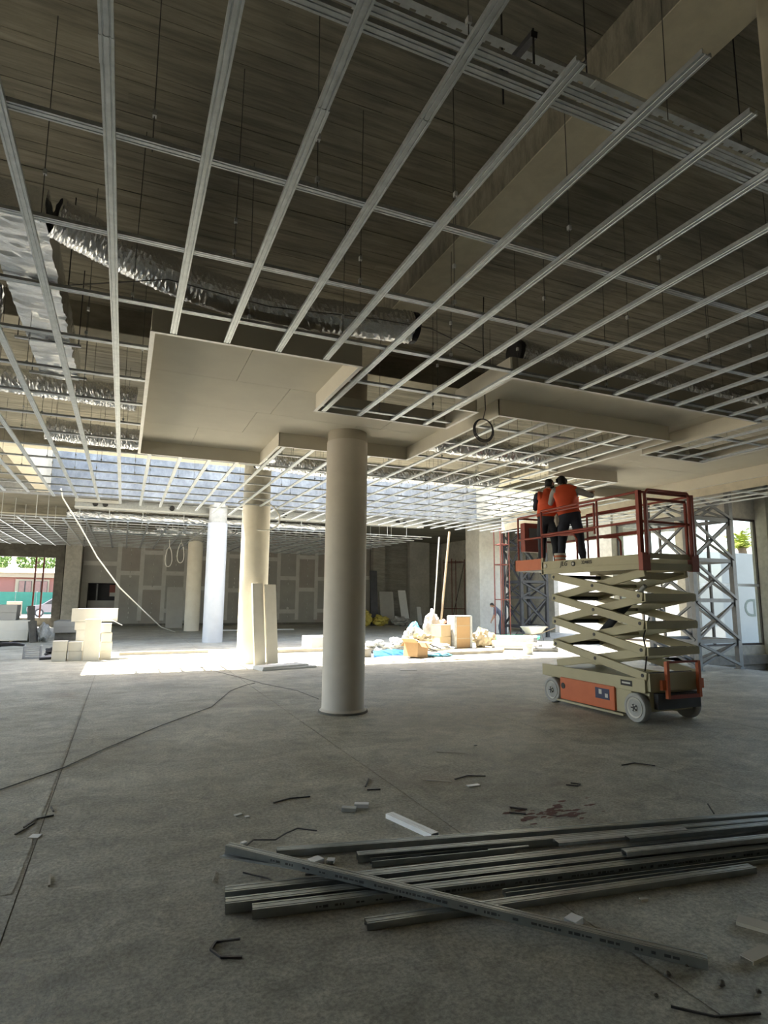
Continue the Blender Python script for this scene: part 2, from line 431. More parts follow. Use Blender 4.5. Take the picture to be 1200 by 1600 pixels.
# walls
wl = MB()                                                     # unseen facade with piers, its openings added to let side daylight in
for y in (-6, 1.4, 9.2, 16.9, 24.7, 32.4): wl.box(-9.3, -8.8, y - .3, y + .3, -.3, SLAB)
wl.box(-9.3, -9, -6, 5.6, 0, SLAB); wl.box(-9.3, -9, -6, 40.4, 4.6, SLAB); wl.box(-9.3, -9, 32.4, 40.4, -.3, SLAB); wl.box(-9.3, -9, -6, 40.4, -.3, 0)
struct('wall_left', wl, 'concrete_pale')
struct('wall_front', box(-9, 20.4, -6.3, -6, -.62, SLAB), 'concrete_wall')
wq = MB(); wq.box(20.4, 20.7, -6, 2.5, -.62, SLAB); wq.box(20.4, 20.7, 2.5, 12.6, 4.6, SLAB); wq.box(20.4, 20.7, 2.5, 12.6, -.62, .3)  # unseen openings added as fill light from the right
wq.box(20.4, 20.7, 12.6, 13.7, -.62, SLAB)
struct('wall_right', wq, 'concrete_pale')
# rear wall: street opening at the left, plasterboard in the middle, block wall at the right
wb = MB()
wb.box(-9, -7.6, 40, 40.4, 0, SLAB); wb.box(-7.6, -3.66, 40, 40.4, 3.97, SLAB); wb.box(-7.6, -3.66, 40, 40.4, 0, .5)
wb.box(-3.66, -2.3, 40, 40.4, 0, SLAB)
wb.box(-2.3, -1.95, 40.02, 40.4, 0, SLAB); wb.box(-1.95, -.35, 40.02, 40.4, 2.53, SLAB); wb.box(-1.95, -.35, 40.02, 40.4, 0, 1.06)
wb.box(-.35, 16.3, 40.02, 40.4, 0, SLAB)
wb.cur = 1; wb.box(16.3, 25, 39.9, 40.4, 0, SLAB)
wall_back = struct('wall_back', wb, ['concrete_dark', 'concrete_wall'])
box(-3.7, -3.25, 39.4, 40.0, 0, SLAB).build('jamb', 'concrete_dark', wall_back)
box(-3.2, -2.35, 39.2, 40.0, 0, SLAB).build('pilaster', 'concrete_pale', wall_back)
box(19.0, 20.6, 39.5, 39.9, 0, SLAB).build('pilaster', 'plaster_patch', wall_back)
box(16.1, 17.0, 39.4, 39.9, 0, SLAB).build('pilaster', 'concrete_wall', wall_back)
nk = MB(); nk.box(-1.95, -.35, 41.0, 41.1, .9, 2.7); nk.box(-2.05, -1.95, 40.4, 41.1, .9, 2.7); nk.box(-.35, -.25, 40.4, 41.1, .9, 2.7)
nk.box(-2.05, -.25, 40.4, 41.1, .85, 1.0); nk.box(-2.05, -.25, 40.4, 41.1, 2.6, 2.7)
nk.build('niche', 'room_shade', wall_back)
nb_ = MB(); nb_.box(-.78, -.42, 40.96, 40.99, 1.75, 2.45); nb_.build('view_patch', 'house_pink', wall_back)  # flat coloured patches standing in for a glimpse of outdoors
nb_ = MB(); nb_.box(-.76, -.44, 40.93, 40.955, 1.75, 1.98); nb_.build('view_patch', 'plastic_white', wall_back)
box(-1.93, -.37, 40.5, 40.55, 1.06, 1.5).build('niche_shelf', 'board_grey', wall_back)
box(-1.5, -1.42, 40.6, 40.66, 1.5, 2.5).build('niche_post', 'tower_steel', wall_back)
# plasterboard sheets
def sheet_column(x0, x1, cuts, mats_):
    zs = [0.12] + cuts + [SLAB]
    for k, (a, b) in enumerate(zip(zs, zs[1:])):
        segs = [(x0, x1, a, b)]
        for (p, q, a_, b_) in segs:
            if q > -1.95 and p < -.4 and b_ > 1.06 and a_ < 2.53:     # keep the niche open
                for r_ in ((p, q, a_, min(b_, 1.06)), (p, q, max(a_, 2.53), b_), (p, -1.95, max(a_, 1.06), min(b_, 2.53))):
                    if r_[1] - r_[0] > .05 and r_[3] - r_[2] > .05:
                        box(r_[0] + .004, r_[1] - .004, 40.0, 40.02, r_[2] + .004, r_[3] - .004).build('plasterboard_sheet', mats_[k % 2], wall_back)
            else:
                box(p + .004, q - .004, 40.0, 40.02, a_ + .004, b_ - .004).build('plasterboard_sheet', mats_[k % 2], wall_back)
        if k: 
            box(x0 + .05, x1 - .05, 39.996, 40.001, a - .13, a + .13).build('joint_tape', 'joint_filler', wall_back)
xs = [-2.3, -.33, .97, 2.27, 3.57, 4.87, 6.1, 7.0, 8.2, 9.5, 10.8, 12.12, 13.42, 14.8, 16.1]
cuts = [[3.71], [3.17], [2.3, 4.46], [3.2, .9], [2.3, 4.2], [3.1], [2.2, 4.4], [3.3], [2.05, 4.3], [3.06, .85], [2.31, 4.5], [3.06, .9], [2.3, 4.3], [3.2]]
for i in range(14):
    sheet_column(xs[i], xs[i + 1], sorted(cuts[i]), [('board_grey', 'board_grey'), ('board_grey', 'board_brown'), ('board_brown', 'board_grey')][i % 3])
    zb = 0.3
    if i > 0 and i not in (5,): box(xs[i] - .12, xs[i] + .12, 39.994, 40.0, zb, SLAB - .9).build('joint_tape', 'joint_filler', wall_back)
sp = MB()
for i in range(14):
    xm = (xs[i] + xs[i + 1]) / 2 + .02
    z = .5
    while z < 4.6:
        if not (i == 0 and z < 2.8) and random.random() < .8:
            r = random.uniform(.045, .085); sp.cyl((xm + random.uniform(-.03, .03), 39.999, z), (xm, 39.992, z), r, 7)
        z += .28 if (int(z * 2) % 3) else .5
tag(sp.build('filler_spots', 'joint_filler', wall_back), kind='stuff')
# block courses in the bare wall at the rear right: shallow ledges
for k in range(16):
    z = .25 + .33 * k
    for a, b in ((17.02, 18.98), (20.62, 24.9)):
        box(a, b, 39.885 - random.uniform(0, .02), 39.9, z, z + .30).build('block_course', 'concrete_wall', wall_back)

# right-hand facade
wr = MB()
wr.box(16.75, 17.25, 14.1, 14.5, -.5, SLAB)                # corner column
wr.box(16.7, 17.3, 17.3, 18.1, -.3, SLAB)                   # pier
wr.box(16.8, 17.2, 14.5, 17.3, 4.6, SLAB)                   # lintel
wr.box(16.9, 17.1, 14.5, 17.3, -.3, .33)
wr.box(17.25, 20.4, 14.1, 14.4, 4.6, SLAB); wr.box(17.25, 20.4, 14.1, 14.3, -.62, .28)
wr.box(20.2, 20.7, 13.7, 14.3, -.62, SLAB)
wr.box(17.3, 22, 17.9, 18.1, 4.6, SLAB); wr.box(21.8, 22.1, 18.1, 27, 4.8, SLAB)
wr.box(21.8, 22.1, 27, 40.4, 0, SLAB)
struct('wall_side', wr, 'concrete_pale')
struct('trim_20', MB().box(15.12, 16.75, 13.9, 14.1, -.62, 0), 'concrete_wall')

# windows with brown frames
def window(name, p, q, z0, z1, posts, zmid):
    p = Vector(p); q = Vector(q); d = (q - p); t = .07
    f = MB()
    for a in (0.0, 1.0): 
        c = p + d * a; f.bar((c.x, c.y, z0), (c.x, c.y, z1), t, t, (1, 0, 0))
    for z in (z0, z1): f.bar((p.x, p.y, z), (q.x, q.y, z), t, t)
    o = struct(name, f, 'frame_brown')
    for a in posts:
        c = p + d * a; MB().bar((c.x, c.y, z0), (c.x, c.y, z1), t, t, (1, 0, 0)).build('mullion', 'frame_brown', o)
    MB().bar((p.x, p.y, zmid), (q.x, q.y, zmid), t, t * 1.3).build('transom', 'white_metal', o)
    ps = [0] + posts + [1]
    for a, b in zip(ps, ps[1:]):
        for za, zb in ((z0, zmid), (zmid, z1)):
            c0 = p + d * a; c1 = p + d * b
            MB().bar((c0.x, c0.y, (za + zb) / 2), (c1.x, c1.y, (za + zb) / 2), .01, zb - za - .04).build('pane', 'window_glass', o)
    return o
window('window_1', (17.25, 14.15, 0), (20.2, 14.15, 0), .33, 4.55, [.2, .57], 2.3)
window('window_2', (17.0, 14.5, 0), (17.0, 17.3, 0), .36, 4.55, [.3, .62], 2.3)
# thin posts in the street opening at the rear left
sw = MB()
for x in (-4.75, -4.35): sw.bar((x, 40.2, .5), (x, 40.2, 3.97), .09, .09, (1, 0, 0))
struct('window_3', sw, 'scaffold_red')
# square concrete pier under the far beam
tag(box(17.15, 18.9, 27.2, 28.6, 0, SLAB - .012).build('concrete_pier', 'concrete_pier', bevel=.03), 'broad square pale concrete pier beside the bent worker', 'pier')
tag(box(3.0, 3.6, 1.2, 1.86, 0, BEAM).build('concrete_pier', 'concrete_beam', bevel=.02), 'square concrete pier at the top right picture corner', 'pier')

# ------------------------------------------------------------------ round columns
def column(x, y, r, label, kind):
    t = thing('round_column', label, 'column', (x, y, 0))
    if kind == 'main':
        MB().lathe([(r + .03, 0), (r + .035, .03), (r + .008, .055), (r, .07), (r, 4.30)], (x, y, 0), 40).build('shaft', 'column_plaster', t, True)
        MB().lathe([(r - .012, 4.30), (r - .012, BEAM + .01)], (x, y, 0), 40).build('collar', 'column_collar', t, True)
        MB().lathe([(r + .055, 0.002), (r + .05, .025), (r + .01, .035)], (x, y, 0), 40).build('base_ring', 'concrete_dark', t, True)
    elif kind == 'cream':
        MB().lathe([(r, 0), (r, 4.3)], (x, y, 0), 36).build('shaft', 'column_cream', t, True)
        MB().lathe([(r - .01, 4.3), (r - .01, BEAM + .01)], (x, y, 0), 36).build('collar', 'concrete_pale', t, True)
    else:
        MB().lathe([(r, 0), (r, 4.7)], (x, y, 0), 36).build('shaft', 'white_wrap' if kind == 'wrap' else 'column_cream', t, True)
        MB().lathe([(r - .03, 4.7), (r - .03, 5.5)], (x, y, 0), 36).build('capital', 'concrete_pale', t, True)
    return t
column(3.27, 9.2, .335, 'large taupe round column nearest the camera, under the coffer', 'main')
column(3.30, 16.8, .385, 'cream round column with two boards leaning against its foot', 'cream')
column(3.34, 24.85, .385, 'bright white wrapped round column below the far beam', 'wrap')
column(3.40, 33.4, .38, 'farthest round column, dull cream, before the grey rear wall', 'far')
# ------------------------------------------------------------------ plasterboard coffer
RECTS = [(.10, 2.21, 5.82, 11.12), (2.21, 4.20, 7.52, 9.60), (3.88, 8.05, 5.42, 6.67), (4.20, 4.55, 6.64, 9.60),
         (7.72, 8.05, 6.64, 9.60), (8.05, 9.51, 7.53, 9.60), (9.51, 11.60, 5.42, 11.12)]
def inside(x, y, m=0.0):
    return any(a - m < x < b + m and c - m < y < d + m for a, b, c, d in RECTS)
coffer = thing('coffered_ceiling', 'stepped cream plasterboard ceiling coffer above the near round column', 'ceiling', (5.9, 8, BZ))
MARGIN = .012
def coffer_boards():
    for k, (a, b, c, d) in enumerate(RECTS):
        big = (b - a) > .6
        if not big:
            box(a, b, c, d, BZ, BZ + .0125).build('ceiling_board', 'board_face', coffer); continue
        y = c; row = 0
        rows = 1.2
        y1s = []
        y = c + (.45 if k == 0 else 0)
        edges = [c] + ([y] if k == 0 else [])
        while edges[-1] + rows < d - .1: edges.append(edges[-1] + rows)
        edges.append(d)
        for e0, e1 in zip(edges, edges[1:]):
            x = a; offs = [1.45, 1.05, 1.75, 1.55, .85, 1.3][row % 6]
            cutsx = [a]; q = a + offs
            while q < b - .15: cutsx.append(q); q += 2.4
            cutsx.append(b)
            for x0, x1 in zip(cutsx, cutsx[1:]):
                g = .003
                box(x0 + (g if x0 > a else 0), x1 - (g if x1 < b else 0), e0 + (g if e0 > c else 0), e1 - (g if e1 < d else 0),
                    BZ + random.uniform(0, .002), BZ + .0125).build('ceiling_board', 'board_face', coffer)
            row += 1
coffer_boards()
def boundary():
    xs = sorted({v for r in RECTS for v in r[:2]}); ys = sorted({v for r in RECTS for v in r[2:]})
    occ = lambda i, j: 0 <= i < len(xs) - 1 and 0 <= j < len(ys) - 1 and inside((xs[i] + xs[i + 1]) / 2, (ys[j] + ys[j + 1]) / 2)
    E = []
    for j in range(len(ys)):                       # edges along X
        run = None
        for i in range(len(xs)):
            st = 0
            if i < len(xs) - 1:
                lo, hi = occ(i, j - 1), occ(i, j)
                st = 0 if lo == hi else (1 if hi else -1)
            if run and run[1] != st: E.append(('x', run[0], xs[i], ys[j], run[1])); run = None
            if st and not run: run = (xs[i], st)
    for i in range(len(xs)):
        run = None
        for j in range(len(ys)):
            st = 0
            if j < len(ys) - 1:
                lo, hi = occ(i - 1, j), occ(i, j)
                st = 0 if lo == hi else (1 if hi else -1)
            if run and run[1] != st: E.append(('y', run[0], ys[j], xs[i], run[1])); run = None
            if st and not run: run = (ys[j], st)
    return E
for ax, a, b, c, st in boundary():
    t = .0125 * st                                  # wall thickness goes outwards
    lo, hi = sorted((c, c - t))
    tl, th = sorted((c + .022 * st, c - .022 * st))
    if ax == 'x':
        box(a, b, lo, hi, G + .004, BZ + .0125).build('side_panel', 'board_face', coffer)
        box(a - .02, b + .02, tl, th, G - .004, G + .004).build('edge_trim', 'edge_trim', coffer)
    else:
        box(lo, hi, a, b, G + .004, BZ + .0125).build('side_panel', 'board_face', coffer)
        box(tl, th, a - .02, b + .02, G - .0045, G + .0035).build('edge_trim', 'edge_trim', coffer)
# long bulkhead right of the coffer
struct('trim_30', box(11.62, 11.65, 4.6, 17.0, 4.05, BZ + .02), 'render_cream')

# ------------------------------------------------------------------ suspended steel grid
def c_profile(w=.062, h=.026):
    t = .0016
    o = [(-w / 2, h), (-w / 2, 0)]
    for u in (-.24, .24):
        o += [(w * (u - .07), 0), (w * (u - .04), .0045), (w * (u + .04), .0045), (w * (u + .07), 0)]
    o += [(w / 2, 0), (w / 2, h), (w / 2 - .008, h), (w / 2 - .008, h - t), (w / 2 - t, h - t), (w / 2 - t, .0065), (-w / 2 + t, .0065), (-w / 2 + t, h - t), (-w / 2 + .008, h - t), (-w / 2 + .008, h)]
    return o
PROF = c_profile()
grid = thing('ceiling_grid', 'suspended galvanized steel ceiling grid over the near hall', 'ceiling grid', (5, 8, G))
def cut(axis, c, a, b):
    """pieces of the span a-b along an axis that stay outside the coffer"""
    ev = {a, b}
    for x0, x1, y0, y1 in RECTS:
        lo, hi, p, q = (x0, x1, y0, y1) if axis == 'y' else (y0, y1, x0, x1)
        if lo - .03 < c < hi + .03: ev |= {p, q}
    ev = sorted(e for e in ev if a <= e <= b); out = []
    for p, q in zip(ev, ev[1:]):
        m = (p + q) / 2
        if not inside(*((c, m) if axis == 'y' else (m, c)), .03):
            if out and abs(out[-1][1] - p) < 1e-6: out[-1] = (out[-1][0], q)
            else: out.append((p, q))
    return out
WX = [.28 + .508 * k for k in range(-13, 28)]
ends = {4: 1.92, 5: 1.66, 6: 1.80, 7: 1.95, 8: 2.0}
for k, x in zip(range(-13, 28), WX):
    y0 = ends.get(k - 0, None)
    if y0 is None:
        y0 = -1.2 if k < 4 else 1.7 + .25 * random.random()
    if k == 3: y0 = 1.92
    elif k == 4: y0 = 1.66
    elif k == 5: y0 = 1.80
    elif k == 6: y0 = 2.02
    elif k >= 7: y0 = 1.9 + random.uniform(-.1, .2)
    y1 = min(16.9 + max(0, .35 * (x + 2)), 18.9) + random.uniform(-.12, .1)
    if x < -2.0: y1 = 16.6
    for a, b in cut('y', x, y0, y1):
        if b - a < .12: continue
        A = a + (.02 if a > y0 else 0); B = b - (.02 if b < y1 else 0)
        mb = MB()
        mb.sweep(PROF, (x + random.uniform(-.006, .006), A, G), (x + random.uniform(-.006, .006), B, G))
        mb.build('main_channel', 'galvanized', grid)
        # lapped joint sleeve
        if B - A > 5:
            yy = A + random.uniform(2.5, 4)
            MB().sweep([(u * 1.07, v - .0015) for u, v in PROF], (x, yy, G - .0005), (x, yy + .16, G - .0005)).build('joint_sleeve', 'galvanized', grid)
CY = [3.33 + 1.005 * k for k in range(16)]
for k, y in enumerate([2.095, 2.185] + CY):
    x0, x1 = (-1.6 if k < 2 else -6.4 if y < 16.6 else (y - 16.4) / .35 - 1.9), (13.9 if k > 1 else 4.4)
    for a, b in cut('x', y, x0, x1):
        if b - a < .12: continue
        A = a + (.02 if a > x0 else 0); B = b - (.02 if b < x1 else 0)
        mb = MB(); mb.sweep(PROF, (A, y + random.uniform(-.008, .008), G + .029), (B, y + random.uniform(-.008, .008), G + .029))
        mb.build('cross_channel', 'galvanized', grid)
# threaded hangers with clips, a little irregular
nh = 0
for k, y in enumerate([2.14] + CY[:12]):
    x = -2.6 + .5 * (k % 2)
    while x < (4.2 if k == 0 else 12.5):
        xx = x + random.uniform(-.16, .16)
        if not inside(xx, y, .06) and nh < 190:
            yy = y + random.choice((-.05, .05))
            top = BEAM if (2.98 < xx < 3.52 or 10.8 < xx < 11.4) else SLAB
            if 8.95 < yy < 9.55: top = BEAM
            o = MB().cyl((xx, yy, G + .03), (xx + random.uniform(-.02, .02), yy, top), .003, 5).build('hanger_rod', 'rod_steel', grid)
            c = MB(); z = G + random.uniform(.25, .42)
            c.box(xx - .011, xx + .011, yy - .014, yy + .014, z, z + .035)
            c.box(xx - .012, xx + .012, yy - .016, yy + .016, G + .06, G + .09)
            c.build('hanger_clip', 'white_metal', o); nh += 1
        x += 1.02
# spring brackets seen above the doubled channel
def hanger_bracket(x, y):
    t = thing('hanger_bracket', 'short black slotted bracket hanging beside the perforated tray', 'bracket', (x, y, G + .25))
    m = MB(); m.bar((x - .02, y - .16, G + .30), (x + .02, y + .20, G + .40), .035, .03); m.build('arm', 'steel_black', t)
    MB().cyl((x - .02, y - .15, G + .12), (x - .02, y - .15, G + .34), .006, 6).build('rod', 'steel_black', t)
    MB().cyl((x + .02, y + .17, G + .2), (x + .02, y + .17, SLAB), .006, 6).build('rod', 'steel_black', t)
hanger_bracket(1.72, 2.28)

# perforated cable tray near the camera
tray = thing('cable_tray', 'perforated steel cable tray crossing above the nearest grid channels', 'cable tray', (2, 2.4, 4.75))
ty0, ty1, tz = 2.40, 2.52, 4.75
tx0, tx1 = -1.5, 3.95
bt = MB(); n = int((tx1 - tx0) / .09); dx = (tx1 - tx0) / n
hole = .014
for i in range(n):
    x0 = tx0 + i * dx; xc = x0 + dx / 2
    for (ya, yb, off) in ((ty0, (ty0 + ty1) / 2, 0), ((ty0 + ty1) / 2, ty1, .0)):
        yc = (ya + yb) / 2; a, b = xc - .018, xc + .018; c, d = yc - .007, yc + .007
        V = [(x0, ya), (x0 + dx, ya), (x0 + dx, yb), (x0, yb), (a, c), (b, c), (b, d), (a, d)]
        bt.add([(p, q, tz) for p, q in V], [(0, 1, 5, 4), (1, 2, 6, 5), (2, 3, 7, 6), (3, 0, 4, 7)])
tb = bt.build('tray_bottom', 'galvanized', tray)
for y in (ty0, ty1):
    MB().box(tx0, tx1, y - .002, y + .002, tz - .001, tz + .045).build('tray_side', 'galvanized', tray)
    MB().box(tx0, tx1, y - (.018 if y == ty0 else 0), y + (.018 if y == ty1 else 0), tz - .003, tz + .001).build('tray_flange', 'galvanized', tray)
for x in (.9, 2.35, 3.7):
    o = MB().cyl((x, 2.46, tz), (x, 2.46, SLAB), .005, 6).build('hanger_rod', 'steel_black', tray)
    MB().box(x - .015, x + .015, ty0 - .03, ty1 + .03, tz - .012, tz - .004).build('hanger_clip', 'white_metal', tray)

# ------------------------------------------------------------------ foil ducts
def flex_duct(name, label, pts, r, parent=None, ridges=.024, rough=.035, flat=1.0):
    """crinkled foil hose through a smooth path"""
    P = [Vector(p) for p in pts]
    def cr(t):
        k = min(int(t), len(P) - 2); f = t - k
        p0, p1, p2, p3 = P[max(k - 1, 0)], P[k], P[k + 1], P[min(k + 2, len(P) - 1)]
        return .5 * (2 * p1 + (p2 - p0) * f + (2 * p0 - 5 * p1 + 4 * p2 - p3) * f * f + (3 * p1 - p0 - 3 * p2 + p3) * f ** 3)
    L = sum((b - a).length for a, b in zip(P, P[1:])); n = max(8, int(L / ridges)); N = 28
    mb = MB(); prev = None; a = None
    for i in range(n + 1):
        t = (len(P) - 1) * i / n; c = cr(t); tg = (cr(min(t + .02, len(P) - 1)) - cr(max(t - .02, 0))).normalized()
        if a is None: a = tg.cross(Vector((0, 0, 1))).normalized()
        a = (a - tg * a.dot(tg)).normalized(); b = tg.cross(a)
        rr = r * (1 + (.018 if i % 2 else -.018))
        for j in range(N):
            w = 2 * PI * j / N
            q = rr * (1 + random.uniform(-rough, rough))
            mb.v.append(c + a * math.cos(w) * q + b * math.sin(w) * q * flat + tg * random.uniform(-.3, .3) * ridges)
    for i in range(n):
        for j in range(N):
            mb.f.append([i * N + j, i * N + (j + 1) % N, (i + 1) * N + (j + 1) % N, (i + 1) * N + j]); mb.m.append(0)
    o = mb.build(name, 'foil')
    tag(o, label, 'duct')
    return o, P
dk, _ = flex_duct('flexible_duct', 'long crinkled silver hose sagging from the rectangular duct towards the dark beam', [(-.76, 5.62, 5.05), (-.35, 5.78, 4.98), (.3, 5.98, 4.90), (1.1, 6.06, 4.84), (2.0, 6.02, 4.84), (2.86, 5.95, 4.86)], .18)
DUCT2 = [(4.62, 6.33, 5.0), (5.3, 6.34, 4.97), (6.4, 6.32, 4.95), (7.6, 6.33, 4.95), (9.6, 6.38, 4.98), (10.6, 6.4, 5.0), (12.5, 6.4, 5.02)]
d2, _ = flex_duct('flexible_duct', 'silver crinkled hose with black open end, above the right coffer board', DUCT2, .19)
tag(MB().lathe([(.165, 0), (.178, .005), (.178, .07), (.15, .075), (.15, .01)], (DUCT2[0][0] - .06, DUCT2[0][1], DUCT2[0][2]), 24, 'x').build('dark_end_collar', 'tower_dark'), 'black collar disc showing the dark inside of the open right hose', 'collar')  # the disc's black stands for shade inside the open hose
tag(MB().lathe([(.15, 0), (.18, .005), (.18, .06), (.165, .06)], (2.86, 5.95, 4.86), 24, 'x').build('dark_end_collar', 'black_plastic'), 'black collar disc showing the dark inside of the sagging hose beside the beam', 'collar')  # black disc again for the unlit inside of the hose
flex_duct('flexible_duct', 'short fat silver hose end at the left picture edge', [(-2.6, 7.2, 4.95), (-2.0, 7.25, 4.9), (-1.42, 7.3, 4.88)], .22, rough=.05)
flex_duct('flexible_duct', 'silver hose crossing behind the far end of the rectangular duct', [(-3.6, 9.9, 4.95), (-2, 9.95, 4.9), (-.8, 10.0, 4.88), (.0, 10.05, 4.86)], .19, rough=.05)
flex_duct('flexible_duct', 'dull silver hose farthest back beside the coffer corner', [(-1.5, 12.3, 4.8), (-.8, 12.35, 4.78), (.0, 12.4, 4.78), (2.8, 12.5, 4.8)], .2, rough=.05)
flex_duct('flexible_duct', 'silver hose glimpsed through the open grid left of the coiled cable', [(2.6, 13.6, 4.9), (4.5, 13.6, 4.85), (7.0, 13.6, 4.9), (9.0, 13.4, 4.9)], .22, rough=.05)
flex_duct('flexible_duct', 'bright silver hose above the grid behind the coiled cable', [(4.9, 10.2, 4.85), (6.2, 10.2, 4.8), (8.4, 10.3, 4.82), (10.0, 10.4, 4.9)], .2, rough=.05)
def wrapped_duct(x0, x1, y0, y1, z0, z1):
    """rectangular duct wrapped in wrinkled foil"""
    t = thing('rectangular_duct', 'rectangular duct wrapped in wrinkled foil, running away at the left', 'duct', ((x0 + x1) / 2, y0, z0))
    mb = MB(); n = int((y1 - y0) / .05); k = 7
    ring = []
    for i in range(k): ring.append((x0 + (x1 - x0) * i / k, z0))
    for i in range(k): ring.append((x1, z0 + (z1 - z0) * i / k))
    for i in range(k): ring.append((x1 - (x1 - x0) * i / k, z1))
    for i in range(k): ring.append((x0, z1 - (z1 - z0) * i / k))
    N = len(ring); ph = random.random() * 9
    for i in range(n + 1):
        y = y0 + (y1 - y0) * i / n
        for j, (x, z) in enumerate(ring):
            w = noise.noise(Vector((x * 3, y * 9, z * 3))) * .022 + noise.noise(Vector((x * 9, y * 22, z * 9))) * .012
            mb.v.append(Vector((x + (w if 7 <= j < 14 or j > 20 else 0), y, z + w)))
    for i in range(n):
        for j in range(N):
            mb.f.append([i * N + j, i * N + (j + 1) % N, (i + 1) * N + (j + 1) % N, (i + 1) * N + j]); mb.m.append(0)
    mb.f.append(list(range(N))); mb.m.append(0); mb.f.append([n * N + j for j in range(N)]); mb.m.append(0)
    mb.build('foil_wrap', 'foil', t)
    for y in (6.55, 8.1, 9.35):
        MB().bar((x0 - .12, y, z0 - .03), (x1 + .12, y, z0 - .03), .04, .03).build('support_bar', 'galvanized', t)
        for x in (x0 - .09, x1 + .09): MB().cyl((x, y, z0 - .03), (x, y, SLAB), .006, 6).build('hanger_rod', 'steel_black', t)
wrapped_duct(-1.28, -.80, 5.45, 9.6, 4.88, 5.2)
# hoop of coiled electric cord dangling through the grid
def cord():
    t = thing('coiled_cable', 'dark electric cable hanging through the grid and ending in a coil', 'cable', (4.27, 6.6, 4.0))
    MB().tube([(4.29, 6.6, SLAB), (4.27, 6.6, 5.3), (4.28, 6.6, 4.6), (4.29, 6.6, 4.26), (4.25, 6.6, 4.12)], .006, 6).build('drop', 'steel_black', t, True)
    for k in range(3):
        pts = [(4.26 + (.135 + .012 * k) * math.sin(a) + .01 * k, 6.6 + .02 * k, 3.98 + (.14 + .01 * k) * math.cos(a)) for a in [2 * PI * i / 20 for i in range(21)]]
        MB().tube(pts, .0065, 6, False).build('coil', 'steel_black', t, True)
cord()
tag(MB().tube([(-1.9, 6.1, 4.62), (-.8, 6.05, 4.6), (.2, 5.7, 4.72), (1.2, 5.8, 4.7), (2.4, 5.75, 4.78), (3.0, 5.72, 4.78), (3.9, 6.1, 4.8)], .006, 5).build('loose_cable', 'cable_dark'), 'thin dark cable draped across the sagging silver hose', 'cable')
tag(MB().tube([(2.72, 2.25, 4.5), (2.68, 2.3, 4.46), (2.74, 2.36, 4.48), (2.80, 2.30, 4.52)], .006, 5).build('cable_offcut', 'cable_white'), 'small white cable loop caught behind the doubled channel', 'cable')

# ------------------------------------------------------------------ far grid beyond the roof opening
G2 = 4.62
far = thing('ceiling_grid', 'distant suspended steel grid in the rear hall below the far beam', 'ceiling grid', (5, 32, G2))
PF = [(-.035, .03), (-.035, 0), (.035, 0), (.035, .03)]
k = 0
x = -7.5
while x < 13.3:
    MB().sweep(PF, (x, 25.4, G2), (x, 39.3, G2)).build('main_channel', 'galvanized', far); x += .75
y = 25.5
while y < 39.4:
    MB().sweep(PF, (-7.8, y, G2 + .032), (13.4, y, G2 + .032)).build('cross_channel', 'galvanized', far); y += .95
for k in range(64):
    xx = -7 + (k % 16) * 1.28 + random.uniform(-.2, .2); yy = 25.5 + (k // 16) * 1.9
    MB().cyl((xx, yy, G2), (xx, yy, SLAB), .012, 4).build('hanger_rod', 'white_metal', far)
# linear ventilation unit under the far beam
vent = thing('ventilation_unit', 'long pale ventilation duct with round black ports below the far beam', 'ventilation', (5, 25.6, 5.0))
MB().box(-1.9, 12.9, 25.3, 25.75, 5.08, 5.14).build('bottom_rail', 'plastic_white', vent)
MB().box(-1.9, 12.9, 25.45, 25.95, 5.14, 5.45).build('casing', 'galvanized', vent)
MB().box(-1.9, -.3, 25.25, 25.4, 5.30, 5.42).build('top_rail', 'plastic_white', vent)
for x in (-1.2, -.85, 1.6, 4.7, 6.2, 8.6, 9.0, 11.6, 11.95):
    MB().cyl((x, 25.46, 5.28), (x, 25.38, 5.28), .1, 12).build('port', 'black_plastic', vent)
flex_duct('flexible_duct', 'horizontal silver hose under the long ventilation duct', [(-2.2, 26.2, 4.95), (1, 26.2, 4.92), (5, 26.2, 4.95), (9, 26.3, 4.92)], .17, ridges=.09, rough=.06)
for k, (x, y) in enumerate(((.5, 31), (3.2, 29.5))):
    flex_duct('flexible_duct', ['crumpled silver hose lying over the distant grid near the street opening', 'crumpled silver hose lying over the distant grid behind the white column'][k], [(x - 2, y, G2 + .25), (x, y + .3, G2 + .22), (x + 2.2, y, G2 + .25)], .17, ridges=.09, rough=.08)
